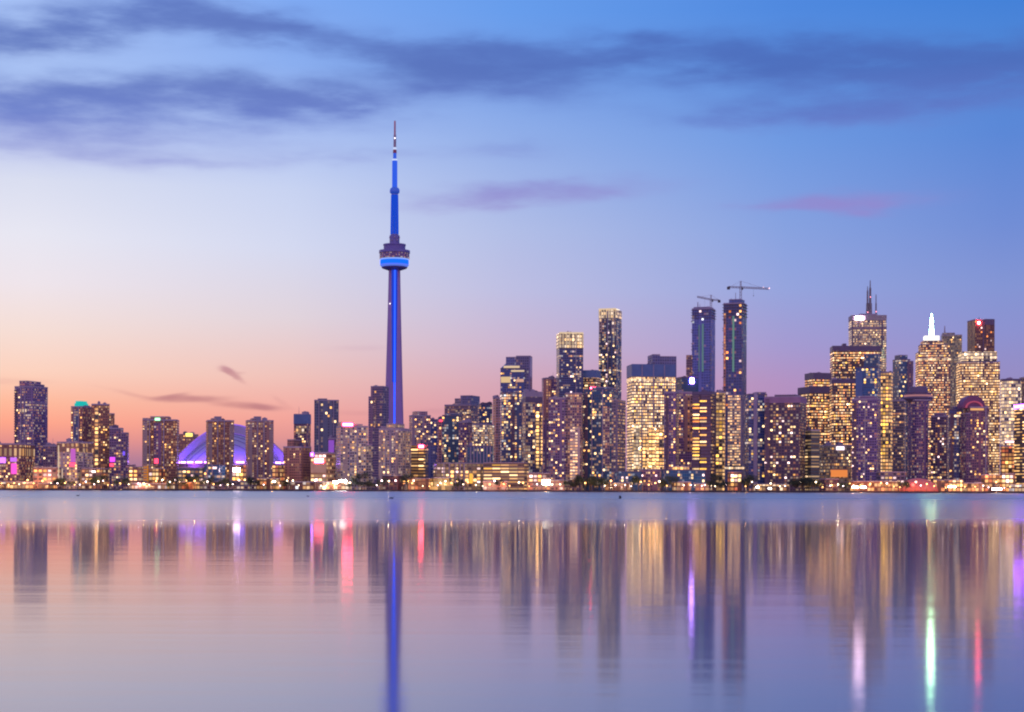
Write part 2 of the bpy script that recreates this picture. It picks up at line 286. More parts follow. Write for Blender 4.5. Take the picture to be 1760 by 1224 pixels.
STY = {
 'res':      dict(RowK=0.12, Bay=2.25, Floor=2.7, Lit=.40, ClumpK=.25, WinW=.72, WinH=.62, Warm=0.5, Spread=.30, Strength=1.2, Wall=(0.42, 0.24, 0.24), Glass=(0.06, 0.045, 0.1)),
 'res_pale': dict(Bay=2.3, Floor=2.7, Lit=.45, ClumpK=.25, WinW=.74, WinH=.6, Warm=0.52, Spread=.26, Strength=1.1, Wall=(0.48, 0.36, 0.36), Glass=(0.09, 0.08, 0.13)),
 'brown':    dict(RowK=0.1, Bay=2.2, Floor=2.6, Lit=.38, ClumpK=.3, WinW=.62, WinH=.55, Warm=0.48, Spread=.3, Strength=1.0, Wall=(0.45, 0.215, 0.18), Glass=(0.1, 0.06, 0.09), Stain=.5),
 'purple':   dict(RowK=0.1, Bay=2.25, Floor=2.7, Lit=.36, ClumpK=.25, WinW=.7, WinH=.58, Warm=0.48, Spread=0.36, Strength=.95, Wall=(0.25, 0.145, 0.29), Glass=(0.06, 0.045, 0.14)),
 'navy':     dict(Bay=2.3, Floor=2.8, Lit=.30, ClumpK=.3, RowK=0.22, WinW=.82, WinH=.68, Warm=0.6, Spread=0.36, Strength=1.15, Wall=(0.09, 0.12, 0.31), Glass=(0.025, 0.065, 0.25)),
 'teal':     dict(Bay=2.3, Floor=2.8, Lit=.28, ClumpK=.3, RowK=0.22, WinW=.85, WinH=.7, Warm=0.62, Spread=0.38, Strength=1.1, Wall=(0.045, 0.125, 0.28), Glass=(0.015, 0.11, 0.28)),
 'bluegrey': dict(Bay=2.6, Floor=3.3, Lit=.05, ClumpK=.1, WinW=.8, WinH=.75, Warm=.6, Spread=.3, Strength=.7, Wall=(0.19, 0.2, 0.36), Glass=(0.06, 0.09, 0.23)),
 'off':      dict(Blank=0.0, Bay=2.1, Floor=3.3, Lit=.74, ClumpK=.35, RowK=.35, WinW=.72, WinH=.5, Warm=0.44, Spread=0.28, Strength=2.3, Wall=(0.13, 0.085, 0.1), Glass=(0.05, 0.045, 0.08)),
 'off_dim':  dict(Bay=2.2, Floor=3.2, Lit=.48, ClumpK=.4, RowK=.45, WinW=.8, WinH=.5, Warm=0.43, Spread=.25, Strength=1.1, Wall=(0.22, 0.16, 0.24), Glass=(0.06, 0.055, 0.12)),
 'cream':    dict(Blank=0.0, Bay=2.1, Floor=3.3, Lit=.86, ClumpK=.25, RowK=.25, WinW=.68, WinH=.55, Warm=0.55, Spread=.16, Strength=2.5, Wall=(0.36, 0.29, 0.26), Glass=(.06, .06, .07)),
 'white':    dict(Blank=0.0, Bay=2.6, Floor=4.0, Lit=.95, ClumpK=.1, RowK=.2, WinW=.85, WinH=.7, Warm=.66, Spread=.08, Strength=1.5, Wall=(.5, .45, .42), Glass=(.1, .1, .1)),
 'yellow':   dict(Blank=0.0, Bay=3.6, Floor=4.0, Lit=.92, ClumpK=.3, RowK=.25, WinW=.8, WinH=.62, Warm=0.42, Spread=.12, Strength=2.9, Wall=(.30, .25, .18), Glass=(.06, .06, .05)),
 'crown':    dict(Blank=0.0, Bay=3.2, Floor=4.2, Lit=.85, ClumpK=.3, WinW=.7, WinH=.72, Warm=.62, Spread=.15, Strength=1.25, Wall=(.42, .34, .30), Glass=(.1, .08, .08)),
 'strips':   dict(Bay=7.5, Floor=3.4, Lit=.40, ClumpK=.4, RowK=.2, WinW=.9, WinH=.45, Warm=0.4, Spread=.28, Strength=1.25, Wall=(0.1, 0.07, 0.16), Glass=(.015, .02, .05)),
 'orange':   dict(Bay=3.0, Floor=3.2, Lit=.75, ClumpK=.3, WinW=.6, WinH=.7, Warm=.20, Spread=.14, Strength=.85, Wall=(0.36, 0.18, 0.2), Glass=(.05, .03, .04)),
 'build':    dict(Bay=3.0, Floor=3.3, Lit=.06, ClumpK=.1, WinW=.8, WinH=.72, Warm=.35, Spread=.5, Strength=.7, Wall=(0.15, 0.19, 0.46), Glass=(0.05, 0.1, 0.32), GlassR=.35),
 'salmon':   dict(Bay=3.0, Floor=3.4, Lit=.5, ClumpK=.3, WinW=.6, WinH=.6, Warm=.38, Spread=.14, Strength=.9, Wall=(.62, .27, .25), Glass=(.3, .13, .14)),  # sunset reflection put into the wall and glass colours
 'concrete': dict(Bay=2.6, Floor=3.1, Lit=0.82, ClumpK=.2, WinW=.85, WinH=.5, Warm=.48, Spread=.2, Strength=1.9, Wall=(.50, .42, .44), Glass=(0.2, 0.17, 0.22)),
 'columns':  dict(Blank=0.0, Bay=5.2, Floor=40., Lit=.8, ClumpK=.2, WinW=.5, WinH=.96, Warm=.50, Spread=.16, Strength=1.0, Wall=(.28, .15, .14), Glass=(.2, .12, .1)),  # floodlighting put in as glow on the columns
 'low':      dict(Bay=4.2, Floor=3.9, Lit=.6, ClumpK=.4, WinW=.72, WinH=.55, Warm=.40, Spread=.28, Strength=1.2, Wall=(0.22, 0.12, 0.12), Glass=(.05, .04, .05)),
 'low_dark': dict(Bay=4.0, Floor=3.8, Lit=.3, ClumpK=.4, WinW=.7, WinH=.5, Warm=.50, Spread=.3, Strength=1.1, Wall=(0.11, 0.1, 0.19), Glass=(.02, .02, .05)),
 'low_hot':  dict(Bay=3.6, Floor=4.2, Lit=.85, ClumpK=.3, WinW=.8, WinH=.66, Warm=.36, Spread=.28, Strength=1.25, Wall=(0.18, 0.085, 0.07), Glass=(.1, .06, .04)),
 'low_pink': dict(Bay=4.4, Floor=3.9, Lit=.55, ClumpK=.4, WinW=.66, WinH=.55, Warm=.68, Spread=.2, Strength=1.1, Wall=(0.3, 0.14, 0.15), Glass=(.06, .04, .05)),
 'garage':   dict(Blank=0.0, Bay=9.0, Floor=3.3, Lit=.9, ClumpK=.2, RowK=.2, WinW=.94, WinH=.4, Warm=.45, Spread=.10, Strength=1.0, Wall=(0.2, 0.13, 0.12), Glass=(.08, .06, .04)),
}
def facade(sty, seed, **over):
    d = dict(STY[sty]); d.update(over); m = new_mat(sty+'_window_wall'); t = m.node_tree
    out = t.nodes.new('ShaderNodeOutputMaterial'); g = t.nodes.new('ShaderNodeGroup'); g.node_tree = FG; t.links.new(g.outputs[0], out.inputs[0])
    rg = random.Random(seed*7+1); k = rg.uniform(.78, 1.22); hue = (rg.uniform(.84, 1.16), 1.0, rg.uniform(.86, 1.18))
    for a, v in d.items():
        if a in ('Wall', 'Glass'): v = tuple(min(1, c*k*q) for c, q in zip(v, hue))+(1,)
        g.inputs[a].default_value = v
    g.inputs['Seed'].default_value = seed*3.17
    m.cycles.emission_sampling = 'NONE'
    return m
ROOF = plain('roof_membrane', (.16, .13, .18), .9)
DARK = plain('dark_metal', (.03, .03, .05), .5)
CAPM = plain('dark_cladding', (.10, .08, .18), .45)
BLUECAP = plain('blue_cladding', (.07, .15, .36), .35)
CONC = plain('concrete', (.42, .34, .37), .8)
GREYC = plain('grey_cladding', (.30, .26, .38), .6)
BALC = plain('dim_concrete', (.17, .12, .20), .8)
STEEL = plain('painted_steel', (.26, .24, .32), .5)

# ------------------------------------------------------------------ setting: water and land
SHORE = 1690.0; GZ = 1.2
def water_material():
    m = new_mat('lake_water'); t = m.node_tree; n = t.nodes; l = t.links
    out = n.new('ShaderNodeOutputMaterial'); body = n.new('ShaderNodeBsdfDiffuse'); body.inputs['Color'].default_value = (.035, .07, .17, 1)
    g1 = n.new('ShaderNodeBsdfGlossy'); g1.distribution = 'BECKMANN'; g2 = n.new('ShaderNodeBsdfGlossy'); g2.distribution = 'GGX'
    mg = n.new('ShaderNodeMixShader'); mg.inputs[0].default_value = .30; l.new(g1.outputs[0], mg.inputs[1]); l.new(g2.outputs[0], mg.inputs[2])
    fr = n.new('ShaderNodeFresnel'); fr.inputs['IOR'].default_value = 1.48
    mf = n.new('ShaderNodeMixShader'); l.new(fr.outputs[0], mf.inputs[0]); l.new(body.outputs[0], mf.inputs[1]); l.new(mg.outputs[0], mf.inputs[2]); l.new(mf.outputs[0], out.inputs[0])
    for q in (g1, g2): q.inputs['Color'].default_value = (.98, .98, 1, 1)
    g = n.new('ShaderNodeNewGeometry'); s = n.new('ShaderNodeSeparateXYZ'); l.new(g.outputs['Position'], s.inputs[0])
    def mr(v, a, b, c, d, sm='SMOOTHSTEP'):
        q = n.new('ShaderNodeMapRange'); q.interpolation_type = sm; l.new(v, q.inputs[0])
        for i, k in enumerate((a, b, c, d)): q.inputs[i+1].default_value = k
        return q.outputs[0]
    def mm(op, a, b):
        q = n.new('ShaderNodeMath'); q.operation = op
        for i, v in enumerate((a, b)):
            if isinstance(v, (int, float)): q.inputs[i].default_value = v
            else: l.new(v, q.inputs[i])
        return q.outputs[0]
    # a breeze ruffles the open lake beyond a lee of calm water by the near shore; its edge wanders a little
    mp = n.new('ShaderNodeMapping'); mp.inputs['Scale'].default_value = (.012, .02, 1); l.new(g.outputs['Position'], mp.inputs[0])
    ed = n.new('ShaderNodeTexNoise'); ed.inputs['Scale'].default_value = 1.0; ed.inputs['Detail'].default_value = 3; l.new(mp.outputs[0], ed.inputs['Vector'])
    yy = mm('ADD', s.outputs[1], mm('MULTIPLY', ed.outputs['Fac'], 14.0))
    yy = mm('ADD', yy, mm('MULTIPLY', s.outputs[0], -.25))
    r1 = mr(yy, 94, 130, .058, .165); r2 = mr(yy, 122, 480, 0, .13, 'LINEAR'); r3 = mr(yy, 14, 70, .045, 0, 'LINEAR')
    sh = mr(yy, 105, 420, .98, .66, 'LINEAR'); hv = n.new('ShaderNodeCombineColor'); l.new(sh, hv.inputs[0]); l.new(sh, hv.inputs[1]); l.new(mm('ADD', sh, .02), hv.inputs[2])   # shade among wavelets put into the reflection colour, darker with distance
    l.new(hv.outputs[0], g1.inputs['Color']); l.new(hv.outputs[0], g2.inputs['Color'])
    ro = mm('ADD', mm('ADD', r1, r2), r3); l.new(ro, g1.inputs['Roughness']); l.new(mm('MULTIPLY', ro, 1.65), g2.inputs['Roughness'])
    # slow swell and small ripples, long across the view
    def bumpn(scale, det):
        q = n.new('ShaderNodeMapping'); q.inputs['Scale'].default_value = scale; l.new(g.outputs['Position'], q.inputs[0])
        z = n.new('ShaderNodeTexNoise'); z.inputs['Scale'].default_value = 1.0; z.inputs['Detail'].default_value = det; z.inputs['Roughness'].default_value = .5
        l.new(q.outputs[0], z.inputs['Vector']); return z.outputs['Fac']
    h = mm('ADD', mm('MULTIPLY', bumpn((.022, .5, 1), 2), .0055), mm('MULTIPLY', bumpn((.10, 1.7, 1), 2), .0012))
    h = mm('ADD', h, mm('MULTIPLY', bumpn((.9, 1.5, 1), 2), .0011))
    b = n.new('ShaderNodeBump'); b.inputs['Strength'].default_value = 1.0; b.inputs['Distance'].default_value = 1.0; l.new(h, b.inputs['Height']); l.new(b.outputs[0], g1.inputs['Normal']); l.new(b.outputs[0], g2.inputs['Normal'])
    return m
bm = bmesh.new()
v = [bm.verts.new(p) for p in ((-3500, -600, 0), (3500, -600, 0), (3500, SHORE+1, 0), (-3500, SHORE+1, 0))]; bm.faces.new(v)
tag(mesh_obj('water', bm, water_material()), kind='structure')
bm = bmesh.new()
v = [bm.verts.new(p) for p in ((-3500, SHORE+1.2, GZ), (3500, SHORE+1.2, GZ), (3500, 6000, GZ), (-3500, 6000, GZ))]; bm.faces.new(v)
tag(mesh_obj('ground', bm, plain('asphalt_ground', (.055, .05, .055), .9)), kind='structure')
bm = bmesh.new()
for i in range(-60, 60): box(bm, i*25+.06, i*25+24.94, SHORE+.1, SHORE+1.1, -1.5, GZ+.02)
box(bm, -1600, 1600, SHORE-.1, SHORE+1.15, GZ+.03, GZ+.25)
tag(mesh_obj('quay_wall', bm, plain('stained_quay_concrete', (.07, .06, .075), .85, vary=.5, scale=.3)), 'long dark concrete quay wall at the edge of the water', 'wall')

# ------------------------------------------------------------------ buildings
WM = bmesh.new(); box(WM, -.5, .5, -.5, .5, -.5, .5)
WINMESH = {}
WINCOL = {'warm': (1, .47, .13), 'cream': (1, .64, .30), 'gold': (1, .52, .09), 'orange': (1, .28, .06), 'cool': (.92, .94, 1), 'pink': (1, .66, .62), 'teal': (.3, .85, .8)}
def win_mesh(c, st):
    if (c, st) not in WINMESH:
        me = bpy.data.meshes.new('window'); b = bmesh.new(); box(b, -.5, .5, -.5, .5, -.5, .5); b.to_mesh(me); b.free()
        me.materials.append(glow(WINCOL[c], st, False, .75)); WINMESH[(c, st)] = me
    return WINMESH[(c, st)]
CITY_YAW = R(5.0); NB = [0]
NWIN = [0]; LAST = [None]
def B(name, label, cat, x0, x1, yt, D, sty, group=None, yaw=None, dep=None, wings=(), bands=(), strips=(), ph=(), bal=(), fins=(), parapet=1.4, nwin=14, wc=('warm', 'cream'), ws=1.35, ybot=815, roundr=0, over=None, slabs=0):
    """One building seen between pixels x0..x1 with its roof at yt, standing D metres away. wings / bands / strips / ph / bal are its parts, in the same pixels."""
    NB[0] += 1; seed = NB[0]; rg = random.Random(seed*13+5)
    px = (x0+x1)/2; azi = math.atan((px-CX)/FPX)
    y_ = R(rg.choice((-20, -9, 6, 15))) if yaw is None else R(yaw)
    rel = abs(y_+azi)
    A = (x1-x0)/FPX*D*math.cos(azi)
    dp = dep or min(max(.8*A, 14), 34)
    dp = min(dp, .55*A/max(math.sin(rel), .02))
    Wd = (A-dp*math.sin(rel))/math.cos(rel)
    def zz(py): return (horizon(px)-py)/FPX*D+CAMZ
    c = at(px, (yt+842)/2, D)
    root = tag(empty(name, (c.x, D, GZ), y_), label, cat, group)
    def lx(p): return ((p-x0)/(x1-x0)-.5)*Wd
    def lz(py): return zz(py)-GZ
    H = lz(yt); hw, hd = Wd/2, dp/2
    over = over or {}
    fm = facade(sty, seed, **over)
    bm = bmesh.new(); prism(bm, rounded(-hw, hw, -hd, hd, roundr) if roundr else rect(-hw, hw, -hd, hd), 0, H, u0=0)
    mesh_obj('body', bm, [fm, ROOF], root)
    if parapet:
        bm = bmesh.new(); t = .45; e = .12
        box(bm, -hw-e, hw+e, -hd-e, -hd+t, H+.02, H+parapet); box(bm, -hw-e, hw+e, hd-t, hd+e, H+.02, H+parapet)
        box(bm, -hw-e, -hw+t, -hd+t+.01, hd-t-.01, H+.02, H+parapet); box(bm, hw-t, hw+e, -hd+t+.01, hd-t-.01, H+.02, H+parapet)
        mesh_obj('parapet', bm, GREYC if sty not in ('navy', 'teal', 'off', 'strips') else CAPM, root)
    k = 0
    for wg in wings:                                  # stepped volumes beside or on the body
        a, b, y = wg[:3]; st = wg[3] if len(wg) > 3 else sty; k += 1
        bm = bmesh.new(); o = .35*k
        z0 = 0 if (a < x0-.5 or b > x1+.5 or y > yt) else H+.03
        if z0 == 0: pts = rect(lx(a), lx(b), -hd-o if y > yt else -hd+1.5+o, hd-2-o)
        else: pts = rect(lx(a), lx(b), -hd+.8+o, hd-.8-o)
        prism(bm, pts, z0, lz(y)); mesh_obj('setback' if z0 else 'wing', bm, [facade(st, seed+50*k, **over) if st == sty else facade(st, seed+50*k), ROOF], root)
        bm = bmesh.new(); box(bm, pts[0][0]-.1, pts[1][0]+.1, pts[0][1]-.1, pts[2][1]+.1, lz(y)+.02, lz(y)+.9); mesh_obj('roof_slab', bm, GREYC, root)
    for (a, b, y) in ph:                              # mechanical penthouses
        bm = bmesh.new(); z1 = lz(y); box(bm, lx(a), lx(b), -hd*.5, hd*.55, H+.05, z1)
        n = max(2, int((lx(b)-lx(a))/1.6))
        for i in range(n): 
            q = lx(a)+(i+.5)*(lx(b)-lx(a))/n; box(bm, q-.25, q+.25, -hd*.5-.2, -hd*.5-.01, H+.6, z1-.5)
        box(bm, lx(a)-.2, lx(b)+.2, -hd*.5-.3, hd*.55+.2, z1+.01, z1+.5)
        mesh_obj('penthouse', bm, CAPM if sty in ('off', 'navy', 'strips', 'teal') else GREYC, root)
    for q in bands:                                   # (name, y top, y bottom, style or material[, x0, x1]) a belt round the body
        nm, ya, yb, st = q[:4]; a, b = (q[4], q[5]) if len(q) > 4 else (x0, x1); k += 1; o = .25+.04*k
        bm = bmesh.new(); z0, z1 = max(.05, lz(yb)), lz(ya)
        fr = rounded(lx(a)-o, lx(b)+o, -hd-o, hd+o, roundr+o) if roundr else rect(lx(a)-o, lx(b)+o, -hd-o, hd+o)
        prism(bm, fr, z0, z1, cap=True)
        bo = bm.faces.new([bm.verts.new((x, y, z0)) for x, y in fr][::-1]); bo.material_index = 1
        mesh_obj(nm, bm, [st if not isinstance(st, str) else facade(st, seed+70+k), ROOF], root)
    for q in strips:                                  # (name, x0, x1, y top, y bottom, style or material[, thickness]) panels and fins on the front
        nm, a, b, ya, yb, st = q[:6]; th = q[6] if len(q) > 6 else .5; k += 1
        bm = bmesh.new(); z0, z1 = max(.1, lz(yb)), lz(ya)
        prism(bm, rect(lx(a), lx(b), -hd-th-.03*k, -hd-.012-.003*k), z0, z1); bm.faces.new([bm.verts.new((x, y, z0)) for x, y in rect(lx(a), lx(b), -hd-th-.03*k, -hd-.012-.003*k)][::-1])
        mesh_obj(nm, bm, [st if not isinstance(st, str) else facade(st, seed+90+k), ROOF if isinstance(st, str) else st], root)
    for (a, b) in bal:                                # balconies stacked floor over floor
        bm = bmesh.new(); fl = STY[sty]['Floor']; z = fl*2; y0 = -hd-.03; pr = [(y0, z-.6)]; back = [(y0, z-.6)]
        pr = [(y0-.08, z-.6)]
        while z < H-2:
            pr += [(y0-.08, z-.12), (y0-1.4, z-.12), (y0-1.4, z+1.0), (y0-1.3, z+1.0), (y0-1.3, z+.1), (y0-.08, z+.1)]; z += fl
        pr += [(y0-.08, z-fl+1.2), (y0, z-fl+1.2), (y0, fl*2-.6)]
        A_ = [bm.verts.new((lx(a), y, q)) for y, q in pr]; B_ = [bm.verts.new((lx(b), y, q)) for y, q in pr]
        for q in range(len(pr)): bm.faces.new((A_[q], A_[(q+1) % len(pr)], B_[(q+1) % len(pr)], B_[q]))
        bm.faces.new(A_[::-1]); bm.faces.new(B_)
        mesh_obj('balcony_stack', bm, BALC if sty in ('purple', 'navy', 'teal', 'strips') else CONC, root)
    for f in fins:
        bm = bmesh.new(); q = lx(f); box(bm, q-.5, q+.5, -hd-.7, -hd-.02, .1, H+.4); mesh_obj('pier', bm, GREYC, root)
    if cat == 'tower' and H > 40:                      # plant boxes, ducts and a whip antenna on the roof
        for _ in range(rg.randrange(1, 4)):
            w_ = rg.uniform(1.2, 3.2); x = rg.uniform(-hw*.75, hw*.75); yb = rg.uniform(-hd*.3, hd*.6); zt = H+rg.uniform(2.2, 4.6)
            if any(len(w) > 2 and w[2] <= yt and w[0]-3 < x0+(x/Wd+.5)*(x1-x0) < w[1]+3 for w in wings): continue
            bm = bmesh.new(); box(bm, x-w_, x+w_, yb-1.5, yb+1.5, H+.04, zt); box(bm, x-w_*.4, x+w_*.4, yb-.8, yb+.8, zt+.01, zt+.7); mesh_obj('roof_plant', bm, GREYC if rg.random() < .5 else CAPM, root)
        if rg.random() < .45 and not wings:
            x = rg.uniform(-hw*.6, hw*.6); bm = bmesh.new(); tube(bm, (x, 2, H), (x, 2, H+rg.uniform(5, 11)), .28, .12, 5); mesh_obj('antenna', bm, STEEL, root)
    # the brightest rooms are windows of their own, set in the grid of the wall
    wst = (1.9 if px < 840 else 2.1)*(ws/1.35)**.5
    d = dict(STY[sty]); d.update(over); bay, fl = d['Bay'], d['Floor']
    nu, zb = int(Wd/bay), max(lz(ybot), fl)
    if not roundr and nu >= 2 and H > 8 and fl < 8:
        used = set(); lim = nwin
        v0, v1 = int(zb/fl)+1, int(H/fl)-1
        for _ in range(lim*3):
            if len(used) >= lim or v1 <= v0: break
            i = rg.randrange(nu); j = rg.randrange(v0, v1+1)
            if (i, j) in used: continue
            xx, z = -hw+(i+.5)*bay, (j+.52)*fl; pxx = x0+(xx/Wd+.5)*(x1-x0)
            if any(len(w) > 2 and w[0]-1 < pxx < w[1]+1 and z < lz(w[2])+1 for w in wings if w[2] > yt): continue
            if any(s[1]-1 < pxx < s[2]+1 and lz(s[4])-2 < z < lz(s[3])+2 for s in strips): continue
            if any(lz(q[2])-2 < z < lz(q[1])+2 for q in bands): continue
            used.add((i, j))
            o = bpy.data.objects.new('window', win_mesh(rg.choice(wc), round(wst, 1))); COL.objects.link(o); o.parent = root
            o.location = (xx, -hd-.05, z); o.scale = (bay*d['WinW'], .12, fl*d['WinH']); NWIN[0] += 1
    LAST[0] = (root, dict(lx=lx, lz=lz, H=H, hw=hw, hd=hd, W=Wd))
    return LAST[0]
def beacon(root, x, y, z, r=1.0, col=(1, .08, .06), st=9.0, h=4.0):
    bm = bmesh.new(); tube(bm, (x, y, z), (x, y, z+h), .25, .15); m = mesh_obj('beacon_mast', bm, STEEL, root)
    bm = bmesh.new(); ball(bm, (x, y, z+h+r), r); mesh_obj('beacon_lamp', bm, glow(col, st), m)
RT, OT, LB = 'residential_tower', 'office_tower', 'low_building'
GR, GO, GL = 'residential towers of the skyline', 'office towers of the skyline', 'low buildings along the waterfront'
PURP = glow((.42, .12, 1.0), 3.0); VIO = glow((.30, .05, 1.0), 22.0); RED = glow((1, .04, .09), 45.0); REDD = glow((1, .04, .09), 4.0)
PINKW = glow((1, .55, .65), 4.0); GOLD = glow((1, .55, .12), 1.4, False); TEALG = glow((.02, .62, .58), .8); GREENG = glow((.35, 1, .45), 3.0)
WHT = glow((1, .72, .80), 45.0); ORNG = glow((1, .24, .07), .95, False); MAG = glow((.8, .08, .5), 1.6)
rr = lambda *a, **k: B(RT, a[0], 'tower', *a[1:], group=GR, **k)
oo = lambda *a, **k: B(OT, a[0], 'tower', *a[1:], group=GO, **k)
ll = lambda *a, **k: B(LB, a[0], 'building', *a[1:], group=GL, **k)

# west end: condominium towers before the sunset
rr('wide low block with floodlit columns along its top at the photo\'s left edge', -45, 60, 765, 1800, 'res', ybot=835, bands=[('colonnade', 766, 784, 'columns')], strips=[('violet_panel', 9, 27, 787, 796, PURP), ('violet_panel', 38, 52, 787, 794, glow((.5, .14, .8), 1.4)), ('pink_panel', 40, 52, 797, 815, MAG)], nwin=22, over=dict(Lit=.5, Warm=.45, Wall=(.45, .23, .25)))
rr('tall purple-brown stepped tower at far left, taller than all west of the spire', 25, 82, 667, 1900, 'purple', wings=[(38, 62, 657), (62, 74, 662), (78, 86, 694)], bal=[(26, 34)], fins=(46, 59), strips=[('lit_column', 41, 63, 703, 711, 'crown')], nwin=20, ybot=765, over=dict(Lit=.42))
rr('dark squat block with a plum lower half beside the tall stepped tower', 74, 98, 768, 1830, 'purple', over=dict(Lit=.12), nwin=4, ph=[(78, 90, 764)])
rr('block with white vertical piers and floodlit columns under the teal-capped tower', 98, 160, 762, 1780, 'res_pale', ybot=838, bands=[('colonnade', 763, 777, 'columns')], strips=[('white_pier', 102, 105, 766, 822, glow((1, .72, .5), .75, False)), ('white_pier', 114, 116, 806, 826, glow((1, .75, .55), .7, False)), ('violet_panel', 141, 155, 772, 795, glow((.62, .14, .62), .9)), ('red_sign', 138, 154, 796, 802, REDD)], nwin=16)
rr('tower crowned by a glowing teal glass cap', 122, 158, 701, 1880, 'brown', bands=[], wings=[], nwin=18, ybot=765, fins=(131, 146), strips=[('glass_stair', 132, 145, 704, 762, 'navy')], ph=[(150, 158, 698)])
tw = LAST[0]
rr('brown tower with a cream lit column, just right of the teal-capped one', 157, 188, 697, 1860, 'brown', wings=[(187, 197, 712)], strips=[('lit_column', 162, 169, 702, 800, 'yellow')], nwin=18, over=dict(Lit=.42), ybot=830)
rr('narrow grey stepped tower beside the open gap of evening sky', 188, 212, 738, 1850, 'purple', wings=[(211, 223, 745)], strips=[('violet_panel', 189, 199, 786, 794, glow((.55, .06, .7), 2.0)), ('red_sign', 189, 196, 797, 802, REDD), ('blue_panel', 214, 218, 776, 783, glow((.2, .1, 1), 1.2))], nwin=10, ybot=830)
rr('brown tower with a green roof light, beside the open gap of evening sky', 245, 308, 724, 1850, 'brown', wings=[(259, 293, 718), (245, 257, 721)], bal=[(246, 254)], fins=(258, 284), strips=[('stair_glass', 266, 280, 728, 800, 'purple'), ('orange_wall', 247, 256, 800, 828, glow((1, .34, .04), .55, False)), ('red_sign', 267, 274, 789, 797, REDD)], nwin=22, ybot=835)
g8 = LAST[0]
rr('brick tower half hidden behind the violet dome, with a yellow lit roof edge', 305, 341, 747, 2620, 'brown', strips=[('lit_parapet', 324, 340, 745, 751, glow((1, .85, .2), 1.6))], nwin=6, ybot=775, parapet=.6)
for q, (a, b) in enumerate(((354, 402), (422, 470))):
    rr(('brown twin tower in front of the dome, nearer its west end' if q == 0 else 'brown twin tower in front of the dome, nearer its east end'), a, b, 725, 1900, 'brown', wings=[(a+8, a+16, 721)], ph=[(a+14, a+26, 717), (a+35, a+42, 723)], bal=[(a+1, a+8), (a+40, a+47)], fins=(a+18, a+30), nwin=24, ybot=825, yaw=14, over=dict(Lit=.36))
rr('slim dark-topped tower just east of the dome', 505, 534, 714, 1980, 'purple', bands=[('dark_crown', 713, 729, BLUECAP), ('lit_storey', 733, 745, 'crown', 510, 532)], nwin=10, ybot=765, over=dict(Lit=.4))
rr('plain reddish brick block below the slim dark-topped tower', 487, 535, 770, 1800, 'brown', wings=[(496, 512, 757)], over=dict(Lit=.16, Strength=.7), nwin=12, ybot=835)
oo('blue-grey glass slab tower west of the spire', 540, 582, 690, 2150, 'bluegrey', wings=[(546, 562, 687)], nwin=6, fins=(548, 573), ybot=765, over=dict(Lit=.1))
B('concert_hall', 'beige floodlit hall with a red and white sign on its front', 'building', 534, 576, 780, 1780, 'low', group=None, strips=[('sign', 545, 568, 788, 790.5, PINKW, .9), ('sign', 545, 568, 792, 796, RED, .8), ('lit_wall', 535, 575, 797, 813, plain('beige_render', (.5, .34, .25), .8)), ('violet_lamp', 535, 541, 779, 784, VIO, .8)], ybot=840, nwin=14, wc=('pink', 'cream'), over=dict(Warm=.5, Wall=(.40, .25, .18)))
rr('violet lit slab between the floodlit hall and the red-roofed tower', 564, 582, 755, 1850, 'purple', strips=[('violet_wall', 565, 579, 757, 788, glow((.33, .10, .65), .8))], nwin=4)
rr('stepped tower with a red lit roof west of the spire', 578, 632, 735, 1800, 'res_pale', wings=[(580, 604, 728), (604, 622, 731), (629, 641, 766)], strips=[('red_parapet', 582, 602, 728.5, 733, RED), ('lit_column', 612, 617, 768, 788, 'crown')], bal=[(583, 592)], fins=(596, 611), nwin=22, ybot=825)
oo('mauve slab tower touching the west side of the spire', 637, 668, 666, 2350, 'bluegrey', wings=[(631.5, 637.5, 683)], strips=[('lit_column', 645, 651, 684, 735, 'res')], over=dict(Wall=(.38, .25, .37), Lit=.08), nwin=5, ybot=735)
rr('pale stepped tower standing right in front of the spire\'s foot', 651, 704, 739, 1800, 'res_pale', wings=[(669, 692, 730), (655, 676, 735), (702, 711, 742)], strips=[('white_pier', 668, 670, 742, 815, GREYC, .9), ('white_pier', 680, 682, 742, 815, GREYC, .9)], bal=[(653, 660), (692, 699)], nwin=22, ybot=815)
rr('mauve tower with chamfered shoulders east of the spire', 703, 740, 716, 2050, 'purple', wings=[(709, 734, 709)], nwin=14, ybot=760, over=dict(Wall=(.42, .26, .32), Lit=.35))
rr('narrow dark slab between the mauve and the pinkish towers east of the spire', 738, 751, 723, 2150, 'navy', nwin=5, ybot=770)
rr('slim pinkish brick tower with a red lit edge east of the spire', 750, 763, 722, 2200, 'orange', over=dict(Lit=.35, Strength=.6, Wall=(.52, .28, .3)), strips=[('red_edge', 750.5, 762, 722.5, 725, REDD)], nwin=4, ybot=780)
oo('low office block with rows of cream lit floors and a red sign', 704, 733, 766, 1850, 'garage', strips=[('red_sign', 723, 733, 765.5, 770, RED, .8)], nwin=0, ybot=815, over=dict(Strength=.95))
oo('small black windowless block beside the red sign', 731, 748, 767, 1820, 'navy', over=dict(Lit=.02), nwin=0, ph=[(735, 743, 764)])
